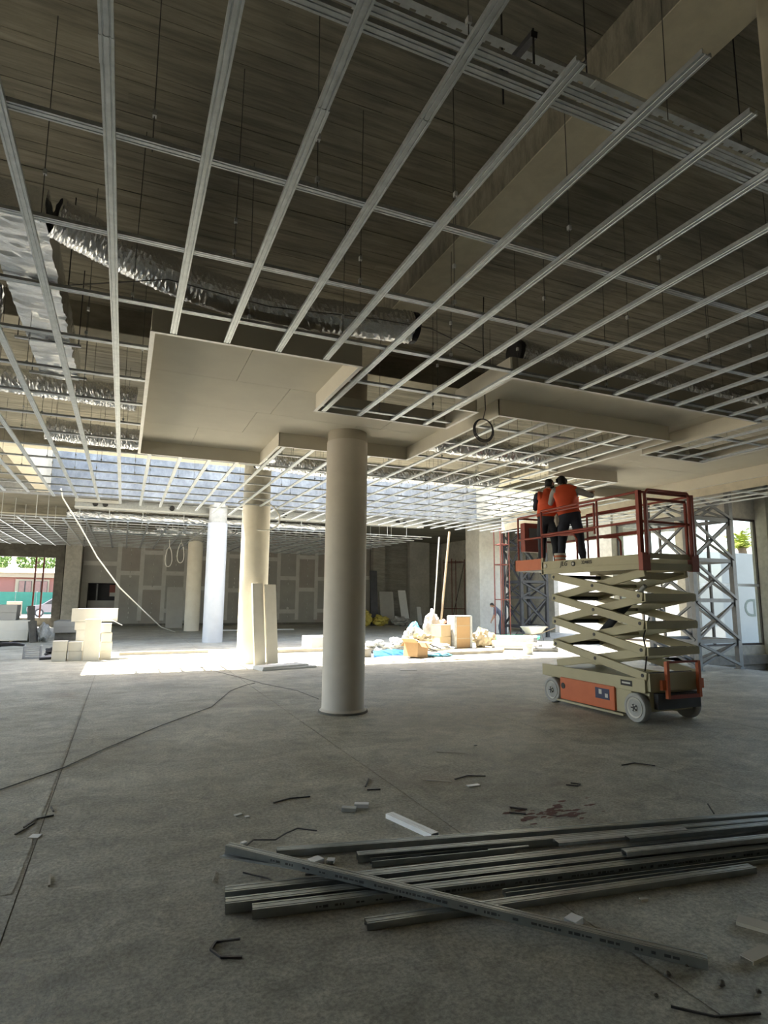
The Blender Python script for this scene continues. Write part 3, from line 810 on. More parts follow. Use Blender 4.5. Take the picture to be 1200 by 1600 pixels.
# ------------------------------------------------------------------ scissor lift
def scissor_lift():
    t = thing('scissor_lift', 'tan and orange scissor lift raised half way with two workers on it', 'scissor lift', (7.5, 7.8, 0))
    XA, XB = 6.93, 8.06
    Y0, Y1 = 6.60, 8.90
    # chassis
    m = MB(); m.box(XA + .03, XB - .03, Y0 + .1, Y1 + .05, .43, .60); m.box(XA + .14, XB - .14, Y0 + .12, Y1, .16, .43)
    m.box(XA + .06, XB - .06, Y0 + .02, Y0 + .14, .46, .63)
    m.build('chassis', 'lift_tan', t, bevel=.01)
    m = MB(); m.box(XA + .02, XA + .06, Y0 + .08, Y1 + .1, .44, .63); m.box(XB - .06, XB - .02, Y0 + .08, Y1 + .1, .44, .63)
    m.build('chassis_rail', 'lift_tan', t, bevel=.006)
    b = box(XA - .005, XA + .12, 7.26, 8.50, .10, .455).build('battery_box', 'lift_orange', t, bevel=.015)
    box(XA - .009, XA - .004, 7.36, 7.66, .24, .40).build('sticker', 'decal_blue', b)
    box(XA - .011, XA - .008, 7.39, 7.45, .27, .33).build('sticker', 'decal_white', b)
    box(XA - .011, XA - .008, 7.52, 7.58, .31, .38).build('sticker', 'decal_white', b)
    MB().cyl((XA - .012, 8.42, .32), (XA, 8.42, .32), .05, 14).build('latch', 'steel_black', b)
    box(XB - .12, XB + .005, 7.26, 8.50, .10, .455).build('battery_box', 'lift_orange', t, bevel=.015)
    box(XA + .03, XA + .14, 6.95, 7.26, .1, .44).build('hydraulic_box', 'lift_tan', t, bevel=.01)
    MB().box(XA - .0, XA + .05, 7.1, 8.6, .055, .085).build('pothole_guard', 'lift_tan', t)
    MB().box(XB - .05, XB, 7.1, 8.6, .055, .085).build('pothole_guard', 'lift_tan', t)
    s = box(XA + .014, XA + .021, 6.92, 7.14, .50, .58).build('rating_plate', 'decal_black', t)
    box(XA + .011, XA + .015, 6.95, 7.11, .53, .555).build('sticker', 'decal_white', s)
    # wheels
    for y in (6.88, 8.74):
        for x0, sgn in ((XA, 1), (XB, -1)):
            w = MB().lathe([(.10, .01 * sgn), (.15, .012 * sgn), (.165, 0), (.198, .006 * sgn), (.21, .025 * sgn), (.21, .105 * sgn), (.195, .125 * sgn), (.06, .125 * sgn)], (x0, y, .21), 30, 'x').build('wheel', 'tyre_grey', t, True)
            h = MB(); h.lathe([(.15, .014 * sgn), (.145, -.002 * sgn), (.125, .012 * sgn), (.05, .02 * sgn), (.045, -.008 * sgn), (.02, -.012 * sgn)], (x0, y, .21), 24, 'x')
            h.build('rim', 'rim_white', w, True)
            hb = MB()
            for k in range(5):
                a = 2 * PI * k / 5; hb.obox((x0 - .006 * sgn, y + .032 * math.cos(a), .21 + .032 * math.sin(a)), (.02, .04, .018), (a, 0, 0))
            hb.cyl((x0 - .018 * sgn, y, .21), (x0 + .02 * sgn, y, .21), .022, 10)
            hb.build('hub', 'steel_black', w)
    # scissor stack: four crossings
    Z = [.66, 1.02, 1.40, 1.80, 2.17]
    yf, yr = 6.66, 8.70
    H = .125
    proto = {}
    for k in range(4):
        z0, z1 = Z[k], Z[k + 1]
        # outer arms fall towards the front, inner arms rise towards the front
        for sx, si in ((XA + .06, 1), (XB - .06, -1)):
            o = MB(); o.bar((sx, yf, z0), (sx, yr, z1), H, .05, (1, 0, 0)); a = o.build('scissor_arm', 'lift_tan', t, bevel=.008)
            for y, z in ((yf + .07, z0 + .02), ((yf + yr) / 2, (z0 + z1) / 2), (yr - .07, z1 - .02)):
                MB().cyl((sx - .032 * si, y, z), (sx + .03 * si, y, z), .027, 10).build('pivot_pin', 'steel_black', a)
            xi = sx + .085 * si
            o = MB(); o.bar((xi, yf + .02, z1), (xi, yr + .02, z0), H, .05, (1, 0, 0)); o.build('scissor_arm', 'lift_tan', t, bevel=.008)
        # cross tubes and web plates between the inner pair
        MB().cyl((XA + .1, (yf + yr) / 2, (z0 + z1) / 2), (XB - .1, (yf + yr) / 2, (z0 + z1) / 2), .03, 10).build('cross_tube', 'lift_tan', t, True)
        for f in (.12, .88):
            y = yf + (yr - yf) * f; zi = z1 + (z0 - z1) * f
            d = Vector((0, yr - yf, z0 - z1)).normalized()
            c = Vector(((XA + XB) / 2, y, zi))
            MB().bar(c - d * .20, c + d * .20, XB - XA - .30, .018).build('web_plate', 'lift_tan', t)
        for f in (.05, .95):
            y = yf + (yr - yf) * f; zo = z0 + (z1 - z0) * f
            MB().cyl((XA + .06, y, zo), (XB - .06, y, zo), .035, 10).build('cross_tube', 'tower_dark', t, True)
        MB().box(XA + .05, XB - .05, yf - .045, yf - .02, z0 - .055, z0 + .055).build('end_plate', 'lift_tan', t)
    MB().cyl((7.5, 8.15, 1.15), (7.5, 7.45, 1.72), .065, 14).build('hydraulic_cylinder', 'cloth_dark', t, True)
    MB().cyl((7.5, 7.5, 1.68), (7.5, 7.1, 1.98), .035, 12).build('piston_rod', 'white_metal', t, True)
    MB().tube([(7.3, 7.0, .7), (7.25, 6.9, .95), (7.3, 7.0, 1.2), (7.28, 6.85, 1.5)], .012, 6).build('hose', 'black_plastic', t, True)
    # platform
    DZ = 2.30
    MB().box(XA + .03, XB - .03, Y0, Y1, DZ - .03, DZ).build('deck_plate', 'tower_steel', t)
    side = None
    for x0, x1 in ((XA, XA + .035), (XB - .035, XB)):
        m = MB(); m.box(x0, x1, Y0, Y1, 2.205, 2.43)
        m.box(x0 - .008 if x0 == XA else x0, x1 if x0 == XA else x1 + .008, Y0, Y1, 2.285, 2.305)
        o = m.build('deck_side', 'lift_tan', t, bevel=.004)
        side = side or o
    text_mesh('lettering', 'JLG', .115, 'decal_black', side, (XA - .009, 8.30, 2.365), (R(90), 0, R(-90)), .002, .25)
    text_mesh('lettering', '3246ES', .078, 'decal_black', side, (XA - .009, 7.74, 2.365), (R(90), 0, R(-90)), .002)
    MB().cyl((XA - .015, 8.79, 2.35), (XA + .01, 8.79, 2.35), .035, 12).build('roller_cap', 'rim_white', side)
    MB().cyl((XA - .015, 8.06, 2.355), (XA + .01, 8.06, 2.355), .042, 12).build('roller_cap', 'steel_black', side)
    MB().cyl((XA - .018, 8.06, 2.355), (XA + .01, 8.06, 2.355), .022, 12).build('roller_cap', 'rim_white', side)
    MB().box(XA + .02, XB - .02, Y0 - .02, Y0 + .02, 2.20, 2.30).build('front_beam', 'lift_tan', t)
    MB().box(XA - .01, XA + .14, Y0 - .03, Y0 + .05, 2.19, 2.45).build('corner_plate', 'lift_red', t)
    MB().box(XB - .14, XB + .01, Y0 - .03, Y0 + .05, 2.19, 2.45).build('corner_plate', 'lift_red', t)
    MB().box(XA + .14, XB - .14, Y0, Y0 + .02, 2.37, 2.45).build('toe_board', 'lift_tan', t)
    # extension deck
    MB().box(XA + .04, XB - .04, Y1, 9.74, DZ - .02, DZ + .01).build('extension_deck', 'tower_steel', t)
    for x in (XA + .01, XB - .04): MB().box(x, x + .03, Y1 - .03, 9.74, 2.29, 2.49).build('toe_board', 'lift_orange', t)
    MB().box(XA + .01, XB - .01, 9.71, 9.74, 2.29, 2.49).build('toe_board', 'lift_orange', t)
    MB().box(XA, XA + .04, Y1 - .04, Y1 + .02, 2.2, 2.5).build('corner_plate', 'lift_tan', t)
    # guard rails
    def rail(*pts, r=.019, n='guard_rail', m_='lift_red'): return MB().tube(pts, r, 8).build(n, m_, t, True)
    TZ, MZ = 3.36, 2.92
    for x in (XA + .03, XB - .03):
        for y in (Y0 + .03, 7.50, 8.92): rail((x, y, 2.40), (x, y, TZ), n='guard_post')
        rail((x, Y0 + .03, TZ), (x, 8.92, TZ)); rail((x, Y0 + .03, MZ), (x, 8.92, MZ))
        xi = x + (.05 if x < 7.5 else -.05)
        rail((xi, 9.70, 2.42), (xi, 9.70, TZ - .04), n='guard_post')
        rail((xi, 7.62, TZ - .04), (xi, 9.70, TZ - .04)); rail((xi, 7.62, MZ - .03), (xi, 9.70, MZ - .03))
        rail((xi, 7.62, TZ - .04), (xi, 7.62, MZ - .1), n='guard_post')
        rail((xi, 8.05, 2.42), (xi, 8.05, 2.78), (xi, 8.12, 2.86), (xi, 8.45, 2.88), n='guard_loop')
    for z in (TZ - .04, MZ - .03): rail((XA + .08, 9.70, z), (XB - .08, 9.70, z))
    # gate at the front
    rail((XA + .03, Y0 + .03, MZ), (XB - .03, Y0 + .03, MZ)); rail((XA + .03, Y0 + .03, TZ), (XB - .03, Y0 + .03, TZ - .0))
    for x in (XA + .16, XB - .16):
        rail((x, Y0 + .02, 2.42), (x, Y0 + .02, TZ - .12), n='gate_post', r=.024)
    rail((XA + .16, Y0 + .02, TZ - .10), (XB - .16, Y0 + .02, TZ - .10), n='gate_bar', r=.022)
    rail((XA + .10, Y0 - .02, 2.42), (XA + .10, Y0 - .02, TZ - .03), (XA + .16, Y0 - .02, TZ + .03), (XB - .16, Y0 - .02, TZ + .03), (XB - .10, Y0 - .02, TZ - .03), (XB - .10, Y0 - .02, 2.42), n='gate_hoop', r=.024)
    for x in (XA + .03, XB - .03): MB().box(x - .035, x + .035, Y0, Y0 + .06, 2.4, TZ + .02).build('gate_jamb', 'lift_red', t)
    # control box on the far rail
    o = box(XA + .10, XA + .62, 9.52, 9.66, 2.66, 3.22).build('control_box', 'lift_red', t, bevel=.015)
    box(XA + .2, XA + .46, 9.515, 9.522, 2.9, 3.12).build('sticker', 'tower_steel', o)
    box(XA + .70, XA + .92, 9.45, 9.68, 2.95, 3.33).build('tool_bag', 'black_plastic', t, bevel=.03)
    # entry ladder
    for x in (7.27, 7.90): MB().bar((x, Y0 - .03, .36), (x, Y0 - .03, .88), .05, .05, (1, 0, 0)).build('ladder_rail', 'lift_orange', t)
    MB().bar((7.27, Y0 - .03, .87), (7.90, Y0 - .03, .87), .03, .03).build('ladder_rung', 'lift_red', t)
    MB().bar((7.27, Y0 - .03, .38), (7.90, Y0 - .03, .38), .04, .05).build('ladder_rung', 'lift_red', t)
    for x in (7.22, 7.95): MB().box(x - .05, x + .05, Y0 - .03, Y0 + .05, .48, .62).build('ladder_bracket', 'lift_orange', t)
    MB().box(7.15, 8.0, 6.64, 6.9, .20, .42).build('front_housing', 'tower_dark', t)
scissor_lift()

# ------------------------------------------------------------------ lattice towers
def lattice_tower(name, label, x0, x1, y0, y1, zb, zt, levels, m, s=.10, d=.06):
    t = thing(name, label, 'tower', ((x0 + x1) / 2, (y0 + y1) / 2, zb))
    C = [(x0, y0), (x1, y0), (x1, y1), (x0, y1)]
    for x, y in C: MB().bar((x, y, zb), (x, y, zt), s, s, (1, 0, 0)).build('leg', m, t)
    for z in levels:
        for (a, b), (c, e) in zip(C, C[1:] + C[:1]): MB().bar((a, b, z), (c, e, z), d, d * 1.3).build('ledger', m, t)
    L = [zb + .05] + list(levels) + [zt - .1]
    for i, (a, b) in enumerate(zip(L, L[1:])):
        if b - a < .5: continue
        for k, ((p, q), (r, w)) in enumerate(zip(C, C[1:] + C[:1])):
            MB().bar((p, q, a + .04), (r, w, b - .04), d * .8, d * .8).build('brace', m, t)
            o_ = Vector((w - q, p - r, 0)).normalized() * d * .82
            if k in (0, 3, 1): MB().bar((r + o_.x, w + o_.y, a + .04), (p + o_.x, q + o_.y, b - .04), d * .8, d * .8).build('brace', m, t)
    for x, y in C: MB().box(x - .1, x + .1, y - .1, y + .1, zb - .005, zb + .02).build('foot_plate', m, t)
    return t
lattice_tower('shoring_tower', 'tall grey steel lattice tower standing right of the lift', 13.5, 15.0, 11.2, 12.6, 0, 4.72, [.72, 1.77, 2.82, 3.92], 'tower_steel', .13, .075)
lattice_tower('shoring_tower', 'dark steel lattice tower left of the lift, behind the bent worker', 17.15, 18.6, 23.6, 25.0, 0, 5.0, [.5, 1.85, 2.6, 4.2], 'tower_dark', .14, .09)
def red_scaffold(label, x0, x1, y0, y1, zt, zs):
    t = thing('scaffold', label, 'scaffold', ((x0 + x1) / 2, (y0 + y1) / 2, 0))
    for x in (x0, x1):
        for y in (y0, y1): MB().cyl((x, y, 0), (x, y, zt), .027, 8).build('upright', 'scaffold_red', t)
    for z in zs:
        MB().cyl((x0, y0, z), (x1, y0, z), .022, 8).build('ledger', 'scaffold_red', t)
        MB().cyl((x0, y1, z), (x1, y1, z), .022, 8).build('ledger', 'scaffold_red', t)
        for x in (x0, x1): MB().cyl((x, y0, z), (x, y1, z), .022, 8).build('transom', 'scaffold_red', t)
    MB().cyl((x0, y0, .3), (x1, y0, zs[-1]), .025, 8).build('brace', 'frame_brown', t)
    return t
red_scaffold('slim red scaffold frame standing against the bare rear block wall', 20.6, 21.6, 36.2, 37.4, 4.5, (1.1, 4.3))
red_scaffold('tall red tube scaffold in front of the dark lattice tower', 15.35, 15.8, 22.6, 23.1, 4.9, (1.75, 3.3, 4.2))
tag(MB().cyl((11.85, 21.9, .02), (12.42, 22.0, 4.55), .045, 8).build('leaning_pole', 'timber'), 'thick pale pole leaning over the rubbish heap, right of its pair', 'pole')
tag(MB().cyl((11.8, 22.4, .02), (12.15, 22.4, 4.35), .028, 8).build('leaning_pole', 'cable_white'), 'thin pale pole standing upright over the rubbish heap, left of its pair', 'pole')
# ------------------------------------------------------------------ people
def skin_mesh(verts, edges, radii, root=0, sub=2):
    me = bpy.data.meshes.new('skin_tmp'); me.from_pydata([Vector(v) for v in verts], edges, []); me.update()
    o = bpy.data.objects.new('skin_tmp', me); COL.objects.link(o)
    o.modifiers.new('skin', 'SKIN')
    sv = me.skin_vertices[0].data
    for i, r in enumerate(radii):
        sv[i].radius = r if isinstance(r, tuple) else (r, r); sv[i].use_root = (i == root); sv[i].use_loose = False
    md = o.modifiers.new('sub', 'SUBSURF'); md.levels = sub; md.render_levels = sub
    dg = bpy.context.evaluated_depsgraph_get(); dg.update()
    out = bpy.data.meshes.new_from_object(o.evaluated_get(dg))
    bpy.data.objects.remove(o); bpy.data.meshes.remove(me)
    return out
def seg_dist(p, a, b):
    ab = b - a; t = max(0, min(1, (p - a).dot(ab) / max(ab.length_squared, 1e-9))); return (p - (a + ab * t)).length, t
def person(label, loc, rotz, J, top, sleeves, legs, vest=None, facing=(0, 1, 0), shoe_h=.09, beard=False):
    """J: joints in person space (x right, y forward, z up, metres above the ground)"""
    root = thing('person', label, 'person', loc, rotz)
    J = {k: Vector(v) for k, v in J.items()}
    fw = Vector(facing).normalized(); rt = fw.cross(Vector((0, 0, 1))).normalized(); upv = rt.cross(fw)
    V, E, Rd, name = [], [], [], {}
    def add(n, p, r, parent=None):
        name[n] = len(V); V.append(Vector(p)); Rd.append(r)
        if parent: E.append((name[parent], name[n]))
    add('pelvis', J['pelvis'], (.155, .12))
    add('waist', J['pelvis'].lerp(J['chest'], .45), (.15, .115), 'pelvis')
    add('chest', J['chest'], (.175, .13), 'waist')
    add('neckb', J['neck'], .062, 'chest')
    add('headb', J['neck'].lerp(J['head'], .55), .058, 'neckb')
    add('head', J['head'], (.082, .095), 'headb')
    add('crown', J['head'] + (J['head'] - J['neck']).normalized() * .085, (.062, .072), 'head')
    for s in 'lr':
        sh, el, wr = J['sh' + s], J['el' + s], J['wr' + s]
        add('sh' + s, sh, .07, 'chest'); add('ua' + s, sh.lerp(el, .5), .056, 'sh' + s); add('el' + s, el, .041, 'ua' + s)
        add('fa' + s, el.lerp(wr, .4), .040, 'el' + s); add('wr' + s, wr, .027, 'fa' + s)
        d = (wr - el).normalized(); hd = J.get('hd' + s, wr + d * .085)
        add('hd' + s, hd, (.040, .022), 'wr' + s)
        hip, kn, an = J['hip' + s], J['kn' + s], J['an' + s]
        add('hip' + s, hip, .10, 'pelvis'); add('th' + s, hip.lerp(kn, .5), .088, 'hip' + s); add('kn' + s, kn, .066, 'th' + s)
        add('ca' + s, kn.lerp(an, .35), .062, 'kn' + s); add('an' + s, an, .038, 'ca' + s)
        toe = J.get('toe' + s, an + Vector((.03 if s == 'r' else -.03, .17, -.045)))
        add('toe' + s, toe, (.042, .028), 'an' + s)
    body_me = skin_mesh(V, E, Rd, 0, 2)
    # fingers and thumb: short skinned chains rooted inside the palm, joined to the same surface mesh
    bm = bmesh.new(); bm.from_mesh(body_me)
    for s in 'lr':
        wr = V[name['wr' + s]]; hd = V[name['hd' + s]]; d = (hd - wr).normalized()
        side = d.cross(Vector((0, 0, 1)));  side = side.normalized() if side.length > .1 else Vector((1, 0, 0))
        nrm = side.cross(d)
        fv, fe, fr = [], [], []
        for k, (off, ln) in enumerate(((-.030, .062), (-.010, .074), (.010, .070), (.029, .055))):
            b = hd + side * off; i = len(fv)
            fv += [b - d * .02, b + d * (.018 + ln * .45), b + d * (.018 + ln * .8) - nrm * .016, b + d * (.018 + ln) - nrm * .036]
            fr += [.0095, .0092, .0086, .0075]; fe += [(i, i + 1), (i + 1, i + 2), (i + 2, i + 3)]
        ts = 1 if s == 'l' else -1
        i = len(fv); b = wr + d * .035
        fv += [b, b + side * .045 * ts + d * .025, b + side * .062 * ts + d * .058]; fr += [.012, .0105, .009]; fe += [(i, i + 1), (i + 1, i + 2)]
        # one chain at a time keeps the skin clean
        st = 0
        for cnt in (4, 4, 4, 4, 3):
            hm = skin_mesh(fv[st:st + cnt], [(q, q + 1) for q in range(cnt - 1)], fr[st:st + cnt], 0, 1)
            bm.from_mesh(hm); bpy.data.meshes.remove(hm); st += cnt
    # nose, chin and ears as raised lumps on the head surface
    hc = V[name['head']]
    def lump(c, sx, sy, sz):
        g = bmesh.ops.create_icosphere(bm, subdivisions=2, radius=1.0)
        for v in g['verts']: v.co = c + rt * v.co.x * sx + fw * v.co.y * sy + upv * v.co.z * sz
    lump(hc + fw * .088 - upv * .005, .014, .024, .026); lump(hc + fw * .062 - upv * .075, .036, .032, .022)
    for s in (-1, 1): lump(hc + rt * .082 * s - upv * .005, .010, .022, .032)
    lump(hc + fw * .084 - upv * .043, .024, .012, .010)
    bm.to_mesh(body_me); bm.free()
    body_me.materials.clear(); body_me.materials.append(MATS['skin'])
    body_me.polygons.foreach_set('use_smooth', [True] * len(body_me.polygons))
    body_me.name = 'body'
    bo = bpy.data.objects.new('body', body_me); COL.objects.link(bo); bo.parent = root
    bones = {'torso': [('pelvis', 'waist'), ('waist', 'chest'), ('chest', 'neckb')], 'head': [('neckb', 'headb'), ('headb', 'head'), ('head', 'crown')]}
    for s in 'lr':
        bones['sh' + s] = [('chest', 'sh' + s)]; bones['ua' + s] = [('sh' + s, 'ua' + s), ('ua' + s, 'el' + s)]
        bones['fa' + s] = [('el' + s, 'fa' + s), ('fa' + s, 'wr' + s)]; bones['hand' + s] = [('wr' + s, 'hd' + s)]
        bones['leg' + s] = [('pelvis', 'hip' + s), ('hip' + s, 'th' + s), ('th' + s, 'kn' + s), ('kn' + s, 'ca' + s), ('ca' + s, 'an' + s)]
        bones['foot' + s] = [('an' + s, 'toe' + s)]
    flat = [(k, V[name[a]], V[name[b]], Rd[name[a]], Rd[name[b]]) for k, L in bones.items() for a, b in L]
    mr = lambda r: r if isinstance(r, float) else max(r)
    def region(p):
        best = None
        for k, a, b, ra, rb in flat:
            d, t = seg_dist(p, a, b); q = d / (mr(ra) * (1 - t) + mr(rb) * t)
            if best is None or q < best[0]: best = (q, k)
        return best[1]
    reg = [region(p.center) for p in body_me.polygons]
    pz = V[name['pelvis']]; ch = V[name['chest']]; axis = (ch - pz).normalized()
    def garment(nm, pred, off, m, hem=None):
        bmg = bmesh.new(); bmg.from_mesh(body_me)
        if hem is not None:                       # a clean edge where the garment ends
            bmesh.ops.bisect_plane(bmg, geom=bmg.verts[:] + bmg.edges[:] + bmg.faces[:], plane_co=pz + axis * hem, plane_no=axis)
        bmg.faces.ensure_lookup_table(); bmg.faces.index_update()
        rg = reg if hem is None else [region(f.calc_center_median()) for f in bmg.faces]
        bmesh.ops.delete(bmg, geom=[f for f in bmg.faces if not pred(rg[f.index], f.calc_center_median())], context='FACES')
        bmg.normal_update()
        for v in bmg.verts: v.co += v.normal * (off * (1 + .8 * noise.noise(v.co * 9)))
        g = bpy.data.meshes.new(nm); bmg.to_mesh(g); bmg.free(); g.materials.clear(); g.materials.append(MATS[m])
        g.polygons.foreach_set('use_smooth', [True] * len(g.polygons))
        o = bpy.data.objects.new(nm, g); COL.objects.link(o); o.parent = root; return o
    along = lambda c: (c - pz).dot(axis)
    sl = ('shl', 'shr', 'ual', 'uar') + (('fal', 'far') if sleeves == 'long' else ())
    garment('shirt', lambda r, c: (r == 'torso' and along(c) > -.02) or r in sl or (r == 'head' and (c - V[name['neckb']]).dot(axis) < .0), .010, top)
    garment('trousers', lambda r, c: r in ('legl', 'legr') or (r == 'torso' and along(c) < .10), .014, legs)
    if vest: garment('vest', lambda r, c: (r == 'torso' and along(c) > .03) or (r in ('shl', 'shr') and abs((c - ch).x) < .18), .026, vest, .03)
    for s in 'lr': garment('shoe', lambda r, c, s=s: r == 'foot' + s or (r == 'leg' + s and (c - V[name['an' + s]]).length < .06), .012, 'shoe')
    hcap = lambda r, c: r == 'head' and (c - hc).dot(upv) > .012 - .0 and ((c - hc).dot(fw) < .055 or (c - hc).dot(upv) > .07)
    hback = lambda r, c: r == 'head' and (c - hc).dot(fw) < -.005 and (c - hc).dot(upv) > -.075
    garment('hair', lambda r, c: hcap(r, c) or hback(r, c), .014, 'hair')
    if beard: garment('beard', lambda r, c: r == 'head' and (c - hc).dot(fw) > .02 and -.13 < (c - hc).dot(upv) < -.045, .006, 'hair')
    for s in (-1, 1):
        e = MB(); e.lathe([(.001, -.010), (.007, -.007), (.010, 0), (.007, .007), (.001, .010)], hc + fw * .078 + rt * .030 * s + upv * .022, 8)
        # eyes are built in person space
        me = bpy.data.meshes.new('eye'); me.from_pydata(e.v, [], e.f); me.materials.append(MATS['decal_white'])
        eo = bpy.data.objects.new('eye', me); COL.objects.link(eo); eo.parent = root
    return root
# two men on the lift, seen from behind, reaching up to the ceiling
DECK = 2.30
yaw = R(-36)
H1 = dict(pelvis=(0, 0, .96), chest=(.02, .03, 1.33), neck=(.03, .05, 1.51), head=(.05, .09, 1.655),
          shl=(-.18, .0, 1.43), ell=(-.22, .16, 1.17), wrl=(-.04, .34, 1.33),
          shr=(.20, .04, 1.42), elr=(.24, .20, 1.20), wrr=(.14, .42, 1.36),
          hipl=(-.10, 0, .90), knl=(-.12, .03, .49), anl=(-.13, -.02, .085),
          hipr=(.10, 0, .90), knr=(.13, .02, .49), anr=(.15, -.03, .085))
p1 = person('bearded worker in orange vest over navy shirt, head turned right, left on the lift', (7.27, 9.12, DECK), yaw, H1, 'cloth_navy', 'short', 'cloth_dark', 'vest_orange', facing=(.85, .5, .06), beard=True)
H2 = dict(pelvis=(0, 0, .97), chest=(-.06, .04, 1.34), neck=(-.09, .07, 1.52), head=(-.13, .12, 1.655),
          shl=(-.25, .05, 1.45), ell=(-.34, .12, 1.22), wrl=(-.24, .36, 1.36),
          shr=(.13, .0, 1.44), elr=(.40, -.03, 1.32), wrr=(.42, .20, 1.42),
          hipl=(-.10, 0, .90), knl=(-.15, .03, .49), anl=(-.18, -.02, .085),
          hipr=(.10, 0, .90), knr=(.17, .02, .49), anr=(.22, -.02, .085))
p2 = person('worker in orange vest with elbow raised, right on the lift, back to the camera', (7.40, 8.66, DECK), R(-40), H2, 'cloth_grey', 'short', 'cloth_navy', 'vest_orange', facing=(-.35, 1, .15))
def blob(name, c, s, m, parent=None, amp=.25, seed=0, sub=4, freq=2.2):
    bm = bmesh.new(); bmesh.ops.create_icosphere(bm, subdivisions=sub, radius=1)
    mb = MB(); off = Vector((seed * 3.1, seed * 1.7, seed * .9))
    for v in bm.verts:
        q = v.co * (1 + amp * noise.noise(v.co * freq + off) - amp * .55 * abs(noise.noise(v.co * freq * 2.4 + off)) - amp * .35 * abs(noise.noise(v.co * freq * 6 + off)))
        mb.v.append(Vector(c) + Vector((q.x * s[0], q.y * s[1], q.z * s[2])))
    for f in bm.faces: mb.f.append([v.index for v in f.verts]); mb.m.append(0)
    bm.free()
    return mb.build(name, m, parent, True)
tag(blob('rag', (7.22, 8.80, 3.20), (.045, .05, .12), 'rag', None, .35, 3), 'pale cloth rag hanging from the pocket of the left lift worker', 'rag')
bk = thing('paint_bucket', 'orange striped bucket standing at the feet of the lift workers', 'bucket', (7.12, 8.62, DECK + .01))
MB().lathe([(.085, 0), (.10, .24), (.106, .24), (.106, .26), (.09, .26), (.085, .02)], (7.12, 8.62, DECK + .01), 20).build('pail', 'rim_white', bk, True)
for z in (.05, .12, .19): MB().lathe([(.092 + .015 * z / .2, z), (.0935 + .015 * z / .2, z + .035)], (7.12, 8.62, DECK + .01), 20).build('band', 'lift_orange', bk, True)
# the third worker, bent over beside the square pier
H3 = dict(pelvis=(0, -.08, .95), chest=(0, .18, 1.24), neck=(0, .32, 1.40), head=(0, .44, 1.50),
          shl=(-.18, .25, 1.33), ell=(-.20, .32, 1.03), wrl=(-.14, .44, .82),
          shr=(.18, .25, 1.33), elr=(.20, .30, 1.03), wrr=(.15, .42, .80),
          hipl=(-.10, -.06, .90), knl=(-.11, .02, .49), anl=(-.12, -.06, .085),
          hipr=(.10, -.06, .90), knr=(.11, .06, .49), anr=(.12, .02, .085))
person('worker in blue shirt and dark jeans bending forward beside the square pier', (16.42, 24.2, 0), R(66), H3, 'cloth_blue', 'short', 'jeans', None, facing=(0, 1, -.7))
# ------------------------------------------------------------------ loose steel channels in the foreground
ORD = ['first', 'second', 'third', 'fourth', 'fifth', 'sixth', 'seventh', 'eighth', 'ninth', 'tenth', 'eleventh', 'twelfth']
def u_profile(w, h, t=.0016, lip=.006):
    return [(-w / 2, h), (-w / 2, 0), (w / 2, 0), (w / 2, h), (w / 2 - lip, h), (w / 2 - lip, h - t), (w / 2 - t, h - t), (w / 2 - t, t), (-w / 2 + t, t), (-w / 2 + t, h - t), (-w / 2 + lip, h - t), (-w / 2 + lip, h)]
def flip(P, h): return [(-a, h - b) for a, b in P]
def floor_channel(label, p, q, w=.05, h=.035, up=True, m='galvanized_dark', marks=False):
    P = u_profile(w, h)
    if up: P = flip(P, h)
    mb = MB(); mb.sweep(P, p, q)
    p = Vector(p); q = Vector(q); d = (q - p).normalized(); side = d.cross(Vector((0, 0, 1))).normalized()
    if up:      # two pressed ribs on the closed top face
        for u in (-.26, .26):
            mb.bar(p + side * w * u + Vector((0, 0, h + .0008)), q + side * w * u + Vector((0, 0, h + .0008)), .006, .002)
    o = tag(mb.build('steel_channel', m), label, 'steel channel', 'loose steel channels on the floor')
    if marks:
        # faded ink stamp along the flank: illegible dashes
        mk = MB(); L = (q - p).length; s = .35
        rnd = random.Random(4)
        while s < L - .15:
            if rnd.random() < .78:
                a = p + d * s + side * (w / 2 + .0006) + Vector((0, 0, h * .5)); ln = rnd.choice((.010, .014, .02, .03))
                mk.bar(a, a + d * ln, .001, rnd.choice((.008, .012, .014)))
                s += ln + .008
            else: s += rnd.choice((.03, .06))
        tag(mk.build('ink_stamp', 'ink', o), kind='stuff')
    return o
Zf = .001
floor_channel('farthest long steel channel of the floor bundle, its left end rounded by the wire', (1.08, 4.34, Zf), (5.35, 3.46, Zf), .065, .044)
floor_channel('dark steel channel lying just before the farthest one, its left end cut square', (1.56, 4.05, Zf), (5.2, 3.36, Zf), .062, .050)
floor_channel('short steel channel lapped against the second channel from the back', (1.62, 3.95, Zf), (2.62, 3.78, Zf), .056, .037, False)
floor_channel('steel channel whose square dark end starts the left group, topmost of three ends', (.66, 3.86, Zf), (5.1, 3.22, Zf), .081, .056)
floor_channel('steel channel with the leftmost open end of the bundle, middle of three ends', (.64, 3.72, Zf), (5.0, 3.09, Zf), .075, .056)
floor_channel('steel channel with a pale top, lowest of the three left ends', (.77, 3.61, Zf), (4.9, 2.99, Zf), .075, .050, True, 'galvanized_dark', True)
floor_channel('nearest steel channel of the bundle, starting under the crossing channel', (1.31, 3.26, Zf), (3.9, 2.93, Zf), .068, .037)
floor_channel('flat steel channel between the nearest one and the pale topped one', (2.2, 3.27, Zf), (4.9, 2.88, Zf), .05, .03, False)
floor_channel('short wide channel lying across the right part of the bundle', (2.9, 3.66, .058), (3.95, 3.47, .058), .085, .02, True, 'galvanized')
floor_channel('long channel stacked on the bundle near the right picture edge', (3.2, 3.33, .058), (5.3, 2.98, .058), .06, .03, True, 'galvanized')
